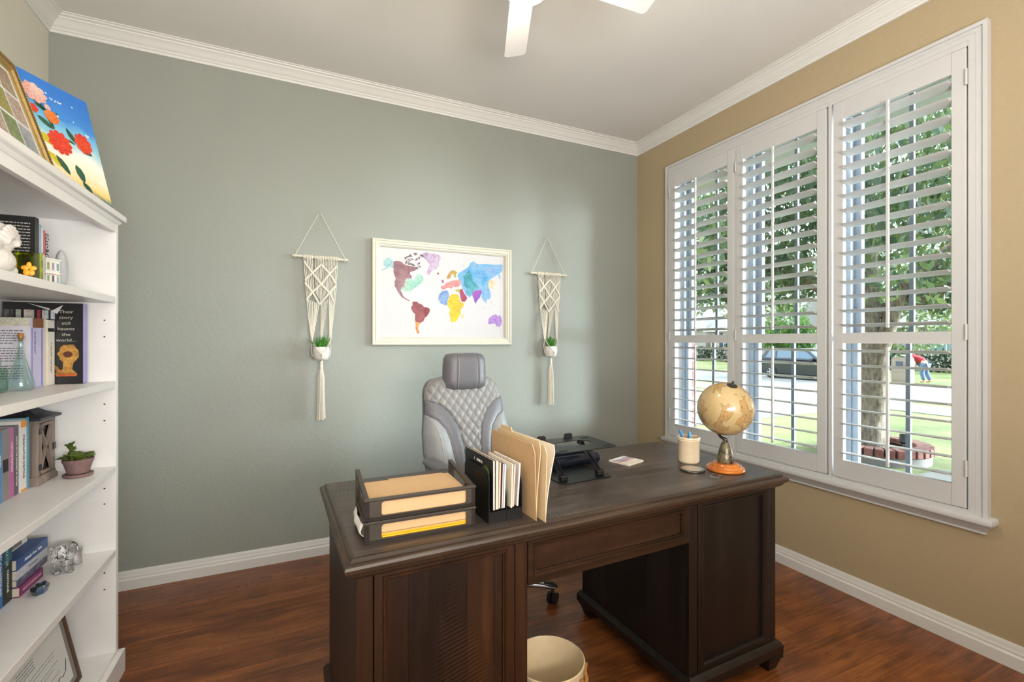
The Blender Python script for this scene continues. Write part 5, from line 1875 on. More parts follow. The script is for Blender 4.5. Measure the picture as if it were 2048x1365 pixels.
t = upright_book('slim beige book beside the thick lavender one', -.157, -.198, -.177, SH[1], .240, .145, '#cfc4ae', group=G2)
t = upright_book('cream book with a dark band near the top of its spine', -.154, -.176, -.121, SH[1], .238, .148, '#ddd8cc', group=G2)
MB().box(0, .0005, .003, .052, .195, .208).build('spine_band', INK, t)
spine_text(t, 'A SECRET HISTORY', .055, .10, .013, M('brown_ink', '#6d6152', .7))
t = upright_book('large black hardback with a golden bust and pale words on the cover', -.073, -.116, -.078, SH[1], .303, .225, '#8f86bd', '#121214', group=G2)
TX = M('pale_words', '#b5b3a6', .6)
for k, w_ in enumerate(('Their', 'story', 'still', 'haunts', 'the', 'world...')):
    text(w_, .0165, t, TX, (-.050, -.0005, .270 - .0212 * k), (R(90), 0, 0), 1.15)
b = MB()
gx, gz = -.047, .085
def blob(cx, cz, rx, rz, y, n=18, wob=.1):
    b.sheet([(cx + rx * math.cos(2 * PI * k / n) * (1 + wob * math.sin(3 * k)), cz + rz * math.sin(2 * PI * k / n) * (1 + wob * math.cos(2 * k))) for k in range(n)], y, 'y')
blob(gx + .004, gz + .028, .030, .036, -.0005)
b.sheet([(gx - .012, gz - .002), (gx + .020, gz + .004), (gx + .014, gz - .030), (gx + .028, gz - .046), (gx - .036, gz - .046), (gx - .012, gz - .028)], -.0006, 'y')
b.sheet([(gx - .042, gz - .010), (gx - .026, gz - .022), (gx - .016, gz - .042), (gx - .030, gz - .040)], -.0007, 'y')
b.build('golden_bust', watercolor('gold_print', '#4a2a14', '#a8712c', '#d8a850', '#8a4a1e'), t)
b = MB()
blob(gx + .002, gz + .026, .014, .012, -.0009, 16, .02)
b.build('printed_eye', M('brown_print', '#54250f', .5), t)
b = MB()
b.sheet([(gx - .034, gz - .047), (gx + .030, gz - .047), (gx + .028, gz - .056), (gx - .030, gz - .056)], -.0009, 'y')
b.build('printed_plinth', watercolor('ember_print', '#8c2a1c', '#d86a2c', '#e0a050'), t)
for (xa, xb, cols) in ((-.222, -.196, ('#b9b7b2', '#2c2c30', '#8f8d88')), (-.190, -.176, ('#c9c8c2', '#9a9a94')), (-.168, -.140, ('#8f6b52', '#d0cbc0', '#3c3a38')), (-.132, -.122, ('#8c2434', '#a83848')), (-.118, -.100, ('#6a7a78', '#c2c6c2', '#3a4846')), (-.094, -.082, ('#aab2bd', '#d0d4da'))):
    b = MB(); b.face([(xa, -.0005, .242), (xb, -.0005, .242), (xb, -.0005, .276), (xa, -.0005, .276)])
    b.build('cover_photo', watercolor('photo_%d' % int(-xa * 1000), *cols), t)
b = MB()
b.face([(-.160, -.0012, .301), (-.096, -.004, .282), (-.094, -.004, .276), (-.100, -.004, .277)])
b.face([(-.092, -.004, .272), (-.058, -.0012, .296), (-.074, -.005, .262)])
b.build('torn_jacket', M('torn_paper', '#c9c8c4', .8), t)
# third shelf
G3 = 'books on the third shelf'
def shelf3(label, y0, y1, h, spine, cover=None, x=-.170):
    return upright_book(label, x, y0, y1, SH[2], h, .132, spine, cover, group=G3)
t = shelf3('tall teal-edged black hardback beside the lantern', -.286, -.267, .244, '#5aa3c0', '#191b1f', -.168)
MB().box(-.138, -.002, -.0004, .0, .230, .2435).build('cover_band', M('teal_cover_band', '#6f9db0', .5), t)
t = shelf3('white paperback lettered IMAGINATIVE WRITING with orange corners', -.325, -.288, .238, '#e4e2de', None, -.166)
spine_text(t, 'IMAGINATIVE WRITING', .037, .118, .0145, INK, .95)
OR = M('orange_print', '#f09a2c', .5)
MB().box(0, .0005, .001, .036, .215, .237).build('spine_corner', OR, t)
MB().box(0, .0005, .001, .036, .002, .010).build('spine_corner', OR, t)
t = shelf3('dark grey paperback with white lettering beside the orange-cornered one', -.353, -.327, .227, '#5d5560', '#77737c')
spine_text(t, 'POETRY ON THE MOVEMENT OF FICTION', .026, .11, .0095, WHITE_INK, .9)
t = shelf3('pink-spined book between two grey ones', -.381, -.355, .225, '#b8699b', '#d9cdd6')
spine_text(t, 'WRITING FICTION', .026, .13, .0115, WHITE_INK)
t = shelf3('thick grey book with a faded photograph on its cover', -.422, -.383, .226, '#8a8688', '#928d8e')
b = MB(); b.box(0, .0005, .004, .034, .09, .13); b.build('spine_block', M('dark_block', '#2b2a2c', .6), t)
t = shelf3('bright blue paperback on the third shelf', -.446, -.424, .218, '#3f8fd0')
spine_text(t, 'STORY', .022, .13, .012, WHITE_INK)
t = shelf3('dark teal book with white lettering, next to the bright blue one', -.479, -.448, .222, '#1f4f5a', '#2a6d7a')
spine_text(t, 'THE BEST AMERICAN SHORT STORIES', .031, .11, .0105, WHITE_INK)
# fourth shelf
G4 = 'books on the fourth shelf'
def shelf4(label, y0, y1, h, spine, cover=None, x=-.178):
    return upright_book(label, x, y0, y1, SH[3], h, .122, spine, cover, group=G4)
t = shelf4('dark green thriller lettered HAWKINS on the fourth shelf', -.397, -.346, .232, '#16281f', '#1c3a3a')
spine_text(t, 'THE WATER', .040, .168, .019, M('ice_ink', '#a9c6cc', .6), .95)
spine_text(t, 'HAWKINS', .050, .070, .0165, WHITE_INK, .95)
MB().box(0, .0003, .002, .049, .130, .230).build('spine_picture', watercolor('misty_teal', '#1d4a5c', '#4f8a9a', '#2c5c50'), t)
t = shelf4('bright blue book lettered HEART OF THE NORTHLAND', -.426, -.399, .226, '#2f6fb8')
spine_text(t, 'HEART of the NORTHLAND', .027, .115, .0135, WHITE_INK, .9)
t = shelf4('plum-coloured book beside the bright blue one on the fourth shelf', -.452, -.428, .222, '#6a3f68')
def flat_book(label, z0, th, y0, y1, c, s=None, ink=None, size=.012, x=-.167, pat=None):
    t = thing('book', label, 'book', K(x, y0, z0), BR, 'books lying in a stack on the fourth shelf')
    L = y1 - y0
    w = .125
    cm = book_mat(c)
    MB().box(-w, -.001, 0, L, 0, .0018).build('back_cover', cm, t)
    MB().box(-w, -.001, 0, L, th - .0018, th).build('front_cover', cm, t)
    MB().box(-.0025, 0, 0, L, 0, th, .0006).build('spine', pat or cm, t)
    MB().box(-w + .004, -.003, .003, L - .003, .0021, th - .0021).build('pages', PAGES, t)
    if s:
        text(s, size, t, ink or WHITE_INK, (.0004, L * .5, th / 2), (R(90), 0, R(90)), 1.0)
    return t
z = SH[3]
flat_book('plum paperback at the bottom of the stack of lying books', z, .032, -.343, -.190, '#8a2f6a', 'PIECES OF WESTERN TIME', M('pinkish_ink', '#dcb4cf', .6), .0105, -.160)
flat_book('dark floral book, second from the bottom in the lying stack', z + .0322, .024, -.343, -.140, '#4c4a66', None, pat=watercolor('floral_dark', '#2c2c44', '#6b6a86', '#c9c6cc'))
flat_book('white patterned book under the navy blue one in the lying stack', z + .0564, .030, -.343, -.142, '#c9ccd8', 'THE PENGUIN', M('blue_ink', '#6b7196', .6), .0095, pat=watercolor('white_print', '#b9bfd0', '#dcdfe8', '#c3cbdd'))
flat_book('navy blue book lettered Animals Over Tales, topmost of the lying stack', z + .0866, .036, -.343, -.138, '#23508f', 'Animals Over Tales', WHITE_INK, .0145)
# photograph standing on the stack
t = thing('photo_board', 'photo of blue-trousered legs above a grey board, standing on the book stack', 'photograph', K(-.215, -.343, z + .123), 0, rot=(0, R(-7), BR))
MB().box(-.006, 0, 0, .185, 0, .165).build('backing', PAPER, t)
b = MB(); b.face([(.0005, .004, .004), (.0005, .150, .004), (.0005, .150, .070), (.0005, .004, .070)])
b.build('grey_board', watercolor('weathered_board', '#77726e', '#9a948f', '#857f7a'), t)
b = MB(); b.face([(.0005, .004, .070), (.0005, .150, .070), (.0005, .150, .161), (.0005, .004, .161)])
b.build('pale_sky', watercolor('pale_sky', '#b3cbe6', '#d3e2f0'), t)
b = MB()
for (ya, yb) in ((.020, .038), (.052, .066), (.078, .092)):
    b.face([(.0009, ya + .006, .076), (.0009, yb - .002, .076), (.0009, yb + .004, .16), (.0009, ya - .004, .16)])
b.build('printed_legs', watercolor('denim_print', '#27416a', '#4a72a8', '#6f95c8'), t)

# ---- figurine shapes
def remeshed(mb, name, mat, parent, voxel, it=6):
    o = mb.build(name, mat, parent, 180)
    r = o.modifiers.new('merge', 'REMESH')
    r.mode = 'VOXEL'
    r.voxel_size = voxel
    r.use_smooth_shade = True
    s = o.modifiers.new('smooth', 'SMOOTH')
    s.iterations = it
    s.factor = .5
    return o
CERW = M('white_ceramic_rough', '#dcd8d2', .6, 0, .06, 80, .3, 120)
t = thing('ceramic_figurine', 'white grooved ceramic figurine on the upper shelf in front of the black book', 'figurine', K(-.085, -.685, SH[0]), BR)
b = MB()
b.ball((0, 0, .040), .062, 20, 14, (.8, 1.05, .66))
b.ball((.0, .022, .100), .052, 20, 14, (.8, .95, .95))
b.ball((.0, -.035, .085), .050, 20, 14, (.8, .9, 1.0))
b.ball((.012, .050, .018), .030, 16, 10, (.8, 1.1, .6))
for k in range(9):
    a = R(20 + 18 * k)
    b.tube([(.036, .015 + .05 * math.cos(a), .085 + .055 * math.sin(a)), (.044, .010 + .02 * math.cos(a), .080 + .02 * math.sin(a))], [.006, .008], 8)
remeshed(b, 'body', CERW, t, .0035, 3)
VG = solid_glass('olive_glass', '#a8b41e', .06, 1.4)
t = thing('glass_votive', 'square olive-green glass votive with an orange flower on the upper shelf', 'glass holder', K(-.065, -.520, SH[0]), BR + R(14))
b = MB()
b.border([(-.029, .029, -.029, .029, 0), (-.029, .029, -.029, .029, .084), (-.022, .022, -.022, .022, .084), (-.022, .022, -.022, .022, .008)], 'z')
b.box(-.0285, .0285, -.0285, .0285, 0, .008)
b.build('glass_body', VG, t)
b = MB()
for k in range(5):
    a = R(90 + 72 * k)
    b.ball((.0085 * math.cos(a), -.0305, .034 + .0125 * math.sin(a)), .0075, 12, 8, (.8 + .5 * abs(math.cos(a)), .3, .8 + .5 * abs(math.sin(a))))
b.build('flower', M('amber_flower', '#eba41c', .4), t, 180)
t = thing('wood_block', 'small tan wooden block behind the green votive on the upper shelf', 'block', K(-.100, -.590, SH[0]), BR + R(10))
MB().box(-.025, .025, -.03, .03, 0, .055, .003, 2).build('block', wood('tan_block', '#b06a34', '#c98a52', '#dba878', 2, 12, (.5, .6), .1), t)
t = thing('model_house', 'little white ceramic townhouse model with many windows on the upper shelf', 'ornament', K(-.086, -.412, SH[0]), BR + R(-19))
b = MB(); b.box(-.03, 0, 0, .075, 0, .090, .001); b.box(-.031, .003, -.002, .077, .088, .094, .001); b.box(-.030, .002, -.001, .076, .044, .048)
b.build('facade', M('white_glaze', '#e4e2dc', .3), t)
wm = {}
for r_, (za, zb) in enumerate(((.010, .040), (.054, .082))):
    for c_ in range(4):
        y = .005 + .0178 * c_
        col = [('#5f6f66', '#8aa07a', '#5c4a58', '#86a8a4'), ('#6c7a6e', '#8c9a5c', '#9a8ab0', '#7aa0a0')][r_][c_]
        wb = MB(); wb.border([(y, y + .014, za, zb, .0), (y, y + .014, za, zb, .0022), (y + .002, y + .012, za + .002, zb - .002, .0022), (y + .002, y + .012, za + .002, zb - .002, .0)], 'x')
        wf = wb.build('window', M('white_glaze', '#e4e2dc', .3), t)
        p = MB(); p.box(.0002, .0008, y + .002, y + .012, za + .002, zb - .002)
        p.build('pane', M('pane_' + col[1:], col, .3), wf)
MB().box(-.001, .0028, -.0005, .0755, .0405, .0425).build('cornice', M('pink_glaze', '#b98a84', .4), t)
t = thing('stone_ornament', 'pale grey rounded stone ornament behind the model townhouse', 'ornament', K(-.095, -.235, SH[0]), BR)
b = MB(); b.ball((0, 0, .072), .03, 18, 14, (.6, .75, 2.4)); b.build('stone', M('grey_stone', '#aeb0b2', .4), t, 180)
tag(t)
# glass bottles on the second shelf
CLR = glass('aqua_glass', '#f1f8f7', .0, .07)
CORK = M('cork', '#a9713f', .85, 0, .2, 150)
t = thing('glass_flask', 'clear conical glass flask with a cork in front of the page of text', 'glass bottle', K(-.155, -.352, SH[1]), BR)
pr = [(.0, 0), (.026, 0), (.033, .005), (.0345, .016), (.032, .032), (.024, .062), (.014, .098), (.0085, .125), (.0075, .150), (.0075, .168), (.0098, .171), (.0098, .175)]
b = MB().lathe(pr + [(max(0, r - .0016), z) for (r, z) in reversed(pr[3:])] + [(.028, .006), (0, .005)], 36, cap=False)
b.build('glass_body', CLR, t, 60)
MB().lathe([(.0052, .163), (.0075, .176), (.0082, .186), (0, .186)], 18).build('cork', CORK, t, 40)
t = thing('glass_jar', 'pale green square glass jar standing closer than the corked flask', 'glass bottle', K(-.190, -.430, SH[1]), BR)
b = MB()
b.box(-.028, .028, -.028, .028, 0, .078, .008, 3)
b.lathe([(.018, .0775), (.016, .084), (.020, .088), (.020, .104), (.016, .104), (.014, .09)], 24)
b.build('glass_body', glass('green_glass', '#cfe8dc', .02, .08), t, 40)
# lantern and potted succulent
LW = wood('weathered_wood', '#5a4c42', '#86756a', '#a89a90', 2, 30, (.6, .8), .3)
SLT = M('slate_metal', '#34363f', .45, .3, .06)
t = thing('lantern', 'weathered wooden lantern with crossed bars and a dark metal roof on a shelf', 'lantern', K(-.155, -.180, SH[2]), BR)
hw = .065
LD = .13
b = MB()
b.rings([(-LD - .006, .006, -hw - .006, hw + .006, 0), (-LD - .006, .006, -hw - .006, hw + .006, .016), (-LD - .002, .002, -hw - .002, hw + .002, .022), (-LD - .002, .002, -hw - .002, hw + .002, .030)])
b.build('base', LW, t, 30)
b = MB()
for x0, x1 in ((-LD, -LD + .016), (-.016, 0)):
    for y0, y1 in ((-hw, -hw + .016), (hw - .016, hw)):
        b.box(x0, x1, y0, y1, .030, .222, .001)
b.box(-LD, 0, -hw, hw, .214, .226)
b.build('posts_frame' if False else 'body_frame', LW, t)
# the side towards the books is boarded by a pane with a bar, the front holds the door
d = MB()
y0, y1, z0, z1 = -hw + .018, hw - .018, .034, .212
for (a0, a1, c0, c1) in ((y0, y0 + .010, z0, z1), (y1 - .010, y1, z0, z1), (y0, y1, z0, z0 + .010), (y0, y1, z1 - .010, z1)):
    d.box(-.008, .002, a0, a1, c0, c1)
door = d.build('door', LW, t)
for (pa, pb) in (((y0 + .006, z0 + .006), (y1 - .006, z1 - .006)), ((y0 + .006, z1 - .006), (y1 - .006, z0 + .006))):
    q = MB()
    dv = Vector((0, pb[0] - pa[0], pb[1] - pa[1])); nn = Vector((0, -dv.z, dv.y)).normalized() * .0045
    A, B2 = Vector((0, *pa)), Vector((0, *pb))
    q.hexa([A - nn + Vector((-.006, 0, 0)), A - nn + Vector((.001, 0, 0)), A + nn + Vector((.001, 0, 0)), A + nn + Vector((-.006, 0, 0)), B2 - nn + Vector((-.006, 0, 0)), B2 - nn + Vector((.001, 0, 0)), B2 + nn + Vector((.001, 0, 0)), B2 + nn + Vector((-.006, 0, 0))])
    bmesh.ops.recalc_face_normals(q.bm, faces=q.bm.faces[:])
    q.build('cross_bar', LW, door)
MB().box(-.0095, -.0085, y0, y1, z0, z1).build('pane', glass('lantern_glass', '#dfe6ea', .03, .25), t)
MB().box(-LD + .004, -LD + .006, y0, y1, z0, z1).build('pane', glass('lantern_glass2', '#b9c4cc', .03, .25), t)
for yy in (-hw + .008, hw - .008):
    MB().box(-LD + .016, -.016, yy - .002, yy, .03, .214).build('pane', M('side_glass', '#8a857e', .3), t)
for z in (.060, .186):
    MB().box(.0, .0035, -hw + .010, -hw + .024, z - .011, z + .011, .001).build('hinge', SLT, door)
MB().box(.0, .006, hw - .026, hw - .006, .105, .130, .002).build('latch', BLACK, door)
b = MB()
def rf(i, z):
    return (-LD - .014 + i, .014 - i, -hw - .014 + i, hw + .014 - i, z)
b.rings([rf(0, .226), rf(0, .234), rf(.003, .236), rf(.018, .241), rf(.034, .250), rf(.048, .262), rf(.056, .272), rf(.060, .280), rf(.060, .284)])
b.build('roof', SLT, t, 30)
TERR = M('aged_terracotta', '#7d625f', .8, 0, .12, 60, .2, 150)
t = thing('potted_succulent', 'broad-leaved succulent in a grey-pink clay pot beside the lantern', 'potted plant', K(-.078, -.146, SH[2]), BR)
t.scale = (.82, .82, .92)
MB().lathe([(0, 0), (.050, 0), (.053, .003), (.054, .011), (.050, .013), (.044, .010), (0, .009)], 36, cap=False).build('saucer', TERR, t, 40)
MB().lathe([(0, .0135), (.038, .0135), (.052, .058), (.0545, .059), (.056, .070), (.053, .072), (.050, .068), (.048, .060), (0, .058)], 36, cap=False).build('pot', TERR, t, 40)
def leaf_shape(b, base, d, up, L, w, curl=.25):
    d = Vector(d).normalized(); up = Vector(up)
    s = d.cross(up).normalized()
    n = s.cross(d).normalized()
    base = Vector(base)
    rows = []
    for i in range(7):
        f = i / 6
        ww = w * math.sin(PI * min(1, f * .92 + .08)) ** .7 * (1 if f < 1 else 0)
        c = base + d * (L * f) - n * (curl * L * f * f)
        rows.append([c - s * ww + n * ww * .25, c, c + s * ww + n * ww * .25])
    V = [[b.bm.verts.new(p) for p in r] for r in rows]
    for A, B in zip(V, V[1:]):
        b.bm.faces.new((A[0], A[1], B[1], B[0])); b.bm.faces.new((A[1], A[2], B[2], B[1]))
LEAFG = leaf_mat('jade_leaf', '#3f5a1c', '#66752c', '#8c8f3e')
b = MB()
rnd = random.Random(3)
for k in range(11):
    a = R(33 * k + rnd.uniform(-10, 10))
    el = rnd.uniform(.5, 1.3)
    leaf_shape(b, (.012 * math.cos(a), .012 * math.sin(a), .062), (math.cos(a), math.sin(a), el), (0, 0, 1), rnd.uniform(.050, .066), rnd.uniform(.018, .025))
b.tube([(-.01, -.03, .062), (-.012, -.040, .10), (-.012, -.043, .128)], .0025, 6)
for k in range(8):
    a = R(47 * k)
    leaf_shape(b, (-.012, -.043, .105 + .004 * k), (math.cos(a), math.sin(a), 1.0), (0, 0, 1), .026, .008, .1)
o = b.build('leaves_rosette' if False else 'leaf_rosette', LEAFG, t, 60)
sm = o.modifiers.new('thick', 'SOLIDIFY'); sm.thickness = .003
# crystal elephant and dark stone
CRY = solid_glass('crystal', '#ffffff', .0, 1.28)
t = thing('crystal_elephant', 'clear crystal elephant figurine with raised trunk beside the stacked books', 'figurine', K(-.105, -.165, SH[3]), BR)
b = MB()
b.ball((0, .012, .066), .034, 20, 14, (.82, 1.25, .92))
b.ball((0, -.042, .082), .024, 18, 12, (.9, 1.0, 1.0))
b.tube([(0, -.060, .080), (0, -.074, .070), (0, -.084, .080), (0, -.084, .100), (0, -.074, .112)], [.012, .009, .0075, .006, .005], 10)
for sx in (-1, 1):
    b.tube([(sx * .016, -.020, .060), (sx * .017, -.024, .030), (sx * .018, -.024, .002)], [.014, .0115, .0125], 12)
    b.tube([(sx * .017, .042, .060), (sx * .018, .044, .030), (sx * .018, .044, .002)], [.016, .012, .0125], 12)
    b.ball((sx * .027, -.036, .084), .018, 14, 10, (.35, .8, 1.1))
    b.tube([(sx * .010, -.060, .072), (sx * .012, -.076, .064), (sx * .012, -.084, .066)], [.0045, .0035, .002], 8)
b.tube([(0, .052, .076), (0, .064, .070), (0, .066, .050)], [.005, .004, .003], 8)
remeshed(b, 'body', CRY, t, .0028, 4)
t = thing('glass_stone', 'dark green and blue leaf-shaped glass stone lying in front of the stack', 'ornament', K(-.118, -.322, SH[3]), BR + R(6))
b = MB()
prof = [(-.044, .0), (-.030, .017), (-.008, .023), (.016, .019), (.036, .010), (.054, .002), (.034, -.010), (.012, -.019), (-.010, -.022), (-.032, -.015)]
A = [b.bm.verts.new((p[1] * .8, p[0] * .8, 0)) for p in prof]
B2 = [b.bm.verts.new((p[1] * 1.05, p[0], .015 + .004 * math.sin(i))) for i, p in enumerate(prof)]
C2 = [b.bm.verts.new((p[1] * .62, p[0] * .66 - .004, .024 + .003 * math.sin(i * 2))) for i, p in enumerate(prof)]
D2 = [b.bm.verts.new((p[1] * .4, p[0] * .42 - .006, .014)) for p in prof]
for P_, Q_ in ((A, B2), (B2, C2), (C2, D2)):
    for k in range(10):
        b.bm.faces.new((P_[k], P_[(k + 1) % 10], Q_[(k + 1) % 10], Q_[k]))
b.bm.faces.new(A[::-1]); b.bm.faces.new(D2)
ST = NT('dark_glass_stone')
nz = ST.noise(ST.coords(), 28, 3)
ST.base(ST.ramp(nz.outputs['Fac'], [(.35, '#16202a'), (.5, '#2b3a38'), (.62, '#2c4a7a'), (.75, '#59615a')]))
ST.set(Roughness=.08)
ST.b.inputs['Coat Weight'].default_value = 1.0
o = b.build('stone', ST.m, t)
# framed certificate on the bottom shelf
t = thing('framed_certificate', 'framed white letter with a signature leaning on the lowest shelf', 'picture frame', K(-.060, -.165, SH[4] + .0045), 0, rot=(R(-11.5), 0, R(90 - .7)))
Wc, Hc = .420, .315
# local x runs towards the far end, so the frame spans -Wc..0
b = MB()
def cq(i, y):
    return (-Wc + i, -i, i, Hc - i, y)
b.border([cq(0, .016), cq(0, .001), cq(.002, -.001), cq(.006, -.001), cq(.008, .003), cq(.011, .003), cq(.013, .001), cq(.017, .004), cq(.017, .016)], 'y')
b.build('frame', [M('bronze_wood', '#5a4436', .4, .1)], t, 25)
b = MB()
b.border([cq(.017, .014), cq(.017, .005), cq(.030, .009), cq(.030, .014)], 'y')
b.build('liner', M('liner_grey', '#8d8b88', .4, .2), t)
MB().box(-Wc + .03, -.03, .009, .014, .03, Hc - .03).build('certificate_paper', M('certificate_white', '#dfe2e0', .6, var=.01), t)
MB().box(-Wc + .002, -.002, .0165, .019, .002, Hc - .002).build('backing', BLACKP, t)
rnd = random.Random(12)
word_lines(t, 'printed_text', M('certificate_ink', '#6d6f72', .7), -Wc + .12, -.10, .10, .175, 7, .0086, rnd, .0011, (2, 5))
word_lines(t, 'printed_text', M('certificate_ink', '#6d6f72', .7), -Wc + .10, -Wc + .20, .195, .225, 4, .0086, rnd, .0014)
b = MB()
b.tube([(-.20 + .012 * k, .0082, .075 + .014 * math.sin(k * 1.9) * (1 - k / 14)) for k in range(12)] + [(-.05, .0082, .112)], .0009, 5)
b.build('signature', INK, t)

# ---- on top of the bookcase
TZ = 1.8735
GOLD = M('antique_gold', '#a98e58', .38, .55, .12, 60)
GOLD2 = M('gold_bead', '#8d6f42', .4, .5, .15, 90)
t = thing('collage_frame', 'ornate gold frame with a photo collage leaning on top of the bookcase', 'picture frame', (-.68, 2.0, TZ + .006), 0, rot=(R(-17.4), 0, R(90)))
Wg, Hg = .46, .368
b = MB()
def gq(i, y):
    return (-Wg + i, -i, i, Hg - i, y)
b.border([gq(0, .018), gq(0, .002), gq(.003, -.002), gq(.008, -.003), gq(.010, .001), gq(.026, .001), gq(.028, -.002), gq(.034, -.002), gq(.036, .004), gq(.042, .006), gq(.042, .018)], 'y')
b.build('frame', GOLD, t, 25)
b = MB()
step = .0082
for sgn in range(4):
    L_ = (Wg if sgn % 2 == 0 else Hg) - .02
    n = int(L_ / step)
    for k in range(n):
        u = .012 + step * (k + .5)
        if sgn == 0: p, d = (-Wg + u, .018), Vector((.35, 0, 1))
        elif sgn == 2: p, d = (-Wg + u, Hg - .018), Vector((.35, 0, 1))
        elif sgn == 1: p, d = (-.018, u), Vector((1, 0, -.35))
        else: p, d = (-Wg + .018, u), Vector((1, 0, -.35))
        d.normalize()
        c = Vector((p[0], .0005, p[1]))
        b.tube([c - d * .0075, c - Vector((0, .003, 0)), c + d * .0075], [.0015, .0028, .0015], 5)
tag(b.build('beading', GOLD2, t, 60), kind='stuff')
MB().box(-Wg + .04, -.04, .010, .014, .04, Hg - .04).build('mount', M('white_mount', '#dcdcdb', .6), t)
MB().box(-Wg + .003, -.003, .0185, .021, .003, Hg - .003).build('backing', BLACKP, t)
cols = [('#6f7a3c', '#a8a05a', '#8a8f6a'), ('#8c7468', '#c9b3a4', '#a08a80'), ('#5c6a48', '#8c9a6c', '#a8b088'), ('#8a9096', '#b8bcc0', '#747a80'), ('#b58a88', '#d6b8b0', '#c09a92'), ('#7f6a5a', '#b8a48c', '#97836f')]
k = 0
for r_ in range(3):
    for c_ in range(4):
        xa = -Wg + .058 + .088 * c_
        za = .054 + .090 * r_
        b = MB(); b.face([(xa, .0095, za), (xa + .080, .0095, za), (xa + .080, .0095, za + .080), (xa, .0095, za + .080)])
        b.build('photo', watercolor('collage_%d' % (k % 6), *cols[k % 6]), t)
        k += 1
t = thing('flower_painting', 'canvas painting of red flowers against blue sky, leaning on the bookcase', 'painting', (-.655, 2.372, TZ + .004), 0, rot=(R(-14.9), 0, R(61.3)))
Wp, Hp = .42, .462
def sky_mat():
    s = NT('painted_sky')
    sx = s.n('SeparateXYZ'); v = s.coords(); s.l(v, sx.inputs[0])
    nz = s.noise(v, 6, 4, .6, 1.0)
    mr = s.n('MapRange'); mr.inputs['From Min'].default_value = 0; mr.inputs['From Max'].default_value = Hp
    ad = s.n('Math', operation='MULTIPLY_ADD'); s.l(nz.outputs['Fac'], ad.inputs[0]); ad.inputs[1].default_value = .10; s.l(sx.outputs[2], ad.inputs[2])
    ad2 = s.n('Math', operation='MULTIPLY_ADD'); s.l(sx.outputs[0], ad2.inputs[0]); ad2.inputs[1].default_value = .18; s.l(ad.outputs[0], ad2.inputs[2])
    s.l(ad2.outputs[0], mr.inputs['Value'])
    s.base(s.ramp(mr.outputs['Result'], [(.05, '#1f4a4a'), (.17, '#3f6b66'), (.22, '#e6c878'), (.33, '#efe2c4'), (.50, '#e9ece6'), (.60, '#8fc6d8'), (.72, '#6fb4e0'), (.80, '#3f86d4'), (1.0, '#2f74cc')]))
    s.set(Roughness=.45)
    nb = s.noise(v, 120, 3); s.bump(nb.outputs['Fac'], .2, .002)
    return s.m
MB().box(-Wp, .018, 0, .018, 0, Hp, .001).build('canvas', sky_mat(), t)
def petals(name, cx, cz, r, n, mat, sq=1.0, y=-.0012, inner=.35, rot=0.0):
    b = MB()
    for k in range(n):
        a = R(rot) + 2 * PI * k / n
        w = PI / n * 1.2
        pts = [(inner * r * math.cos(a), inner * r * math.sin(a) * sq)]
        for da, rr in ((-w, .62), (-w * .7, .88), (0, 1.0), (w * .7, .88), (w, .62)):
            pts.append((r * rr * math.cos(a + da), r * rr * math.sin(a + da) * sq))
        b.sheet([(cx + p[0], cz + p[1]) for p in pts], y - .00006 * k, 'y')
    b.sheet([(cx + r * .6 * math.cos(2 * PI * k / 14), cz + r * .6 * math.sin(2 * PI * k / 14) * sq) for k in range(14)], y - .0012, 'y')
    return b.build(name, mat, t)
PINK = watercolor('pt_pink', '#e79a8c', '#f2bdb0', '#f6e2da')
RED = watercolor('pt_red', '#d8281c', '#e8452c', '#f06a30')
ORG = watercolor('pt_orange', '#e0652c', '#f08a3c', '#e84c48')
GRN = watercolor('pt_green', '#123a34', '#2c5a44', '#4f7a3c')
YLG = watercolor('pt_yellowgreen', '#c8b018', '#e0cc30', '#7a8a1c')
WHT = M('pt_white', '#eef2f4', .5)
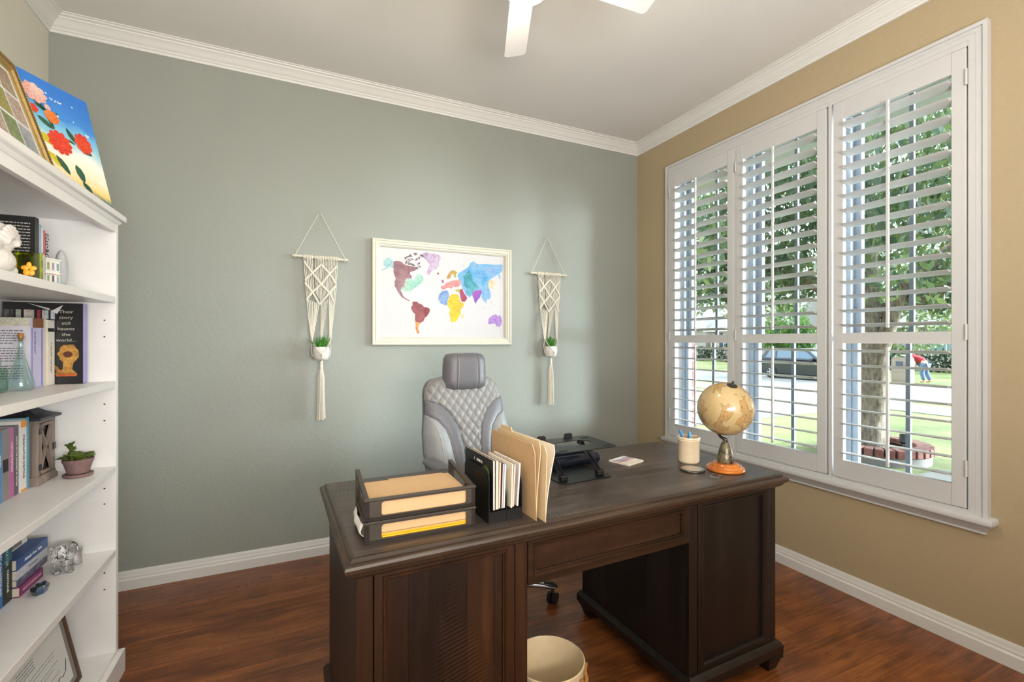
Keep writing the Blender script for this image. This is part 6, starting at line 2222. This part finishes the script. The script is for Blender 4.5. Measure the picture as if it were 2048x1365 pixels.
def pleaf(cx, cz, L, w, ang, mat=None, y=-.0008):
    b = MB()
    ca, sa = math.cos(R(ang)), math.sin(R(ang))
    P_ = []
    for u, v_ in ((0, 0), (.25, .8), (.55, 1), (.85, .6), (1, 0), (.8, -.5), (.5, -.8), (.2, -.6)):
        x, z_ = u * L, v_ * w
        P_.append((cx + x * ca - z_ * sa, cz + x * sa + z_ * ca))
    b.sheet(P_, y, 'y')
    return b.build('painted_leaf', mat or GRN, t)
pleaf(-.215, .372, .07, .010, -40); pleaf(-.205, .345, .06, .007, -20); pleaf(-.170, .330, .05, .006, 12); pleaf(-.165, .305, .04, .008, -70)
pleaf(-.205, .300, .06, .012, -35)
pleaf(-.075, .245, .06, .012, 118); pleaf(-.07, .235, .055, .014, -15); pleaf(-.080, .240, .03, .006, 160)
pleaf(-.100, .155, .07, .017, -75); pleaf(-.170, .165, .075, .014, -60); pleaf(-.09, .09, .05, .012, -50)
pleaf(-.215, .235, .06, .018, -38, YLG); pleaf(-.195, .170, .06, .014, -55, YLG)
petals('painted_flower', -.195, .388, .046, 9, PINK, .85)
petals('painted_flower', -.150, .317, .028, 7, ORG, 1.0)
petals('painted_flower', -.158, .350, .012, 5, PINK)
petals('painted_flower', -.212, .322, .018, 5, RED)
petals('painted_flower', -.142, .222, .046, 11, RED, 1.05)
petals('painted_flower', -.046, .258, .036, 9, RED, 1.2, rot=20)
b = MB()
rnd = random.Random(2)
for (x, z_, n_) in ((-.15, .413, 1), (-.135, .395, 3), (-.118, .394, 4), (-.105, .396, 4), (-.055, .400, 2), (-.065, .335, 2), (-.125, .33, 2), (-.02, .30, 6), (-.01, .11, 6), (-.05, .085, 8)):
    for _ in range(n_):
        r_ = rnd.uniform(.0015, .004)
        ox, oz = x + rnd.uniform(-.008, .008) * (n_ > 2), z_ + rnd.uniform(-.004, .004)
        b.sheet([(ox + r_ * math.cos(2 * PI * k / 7), oz + r_ * .8 * math.sin(2 * PI * k / 7)) for k in range(7)], -.0007, 'y')
b.build('white_flecks', WHT, t)
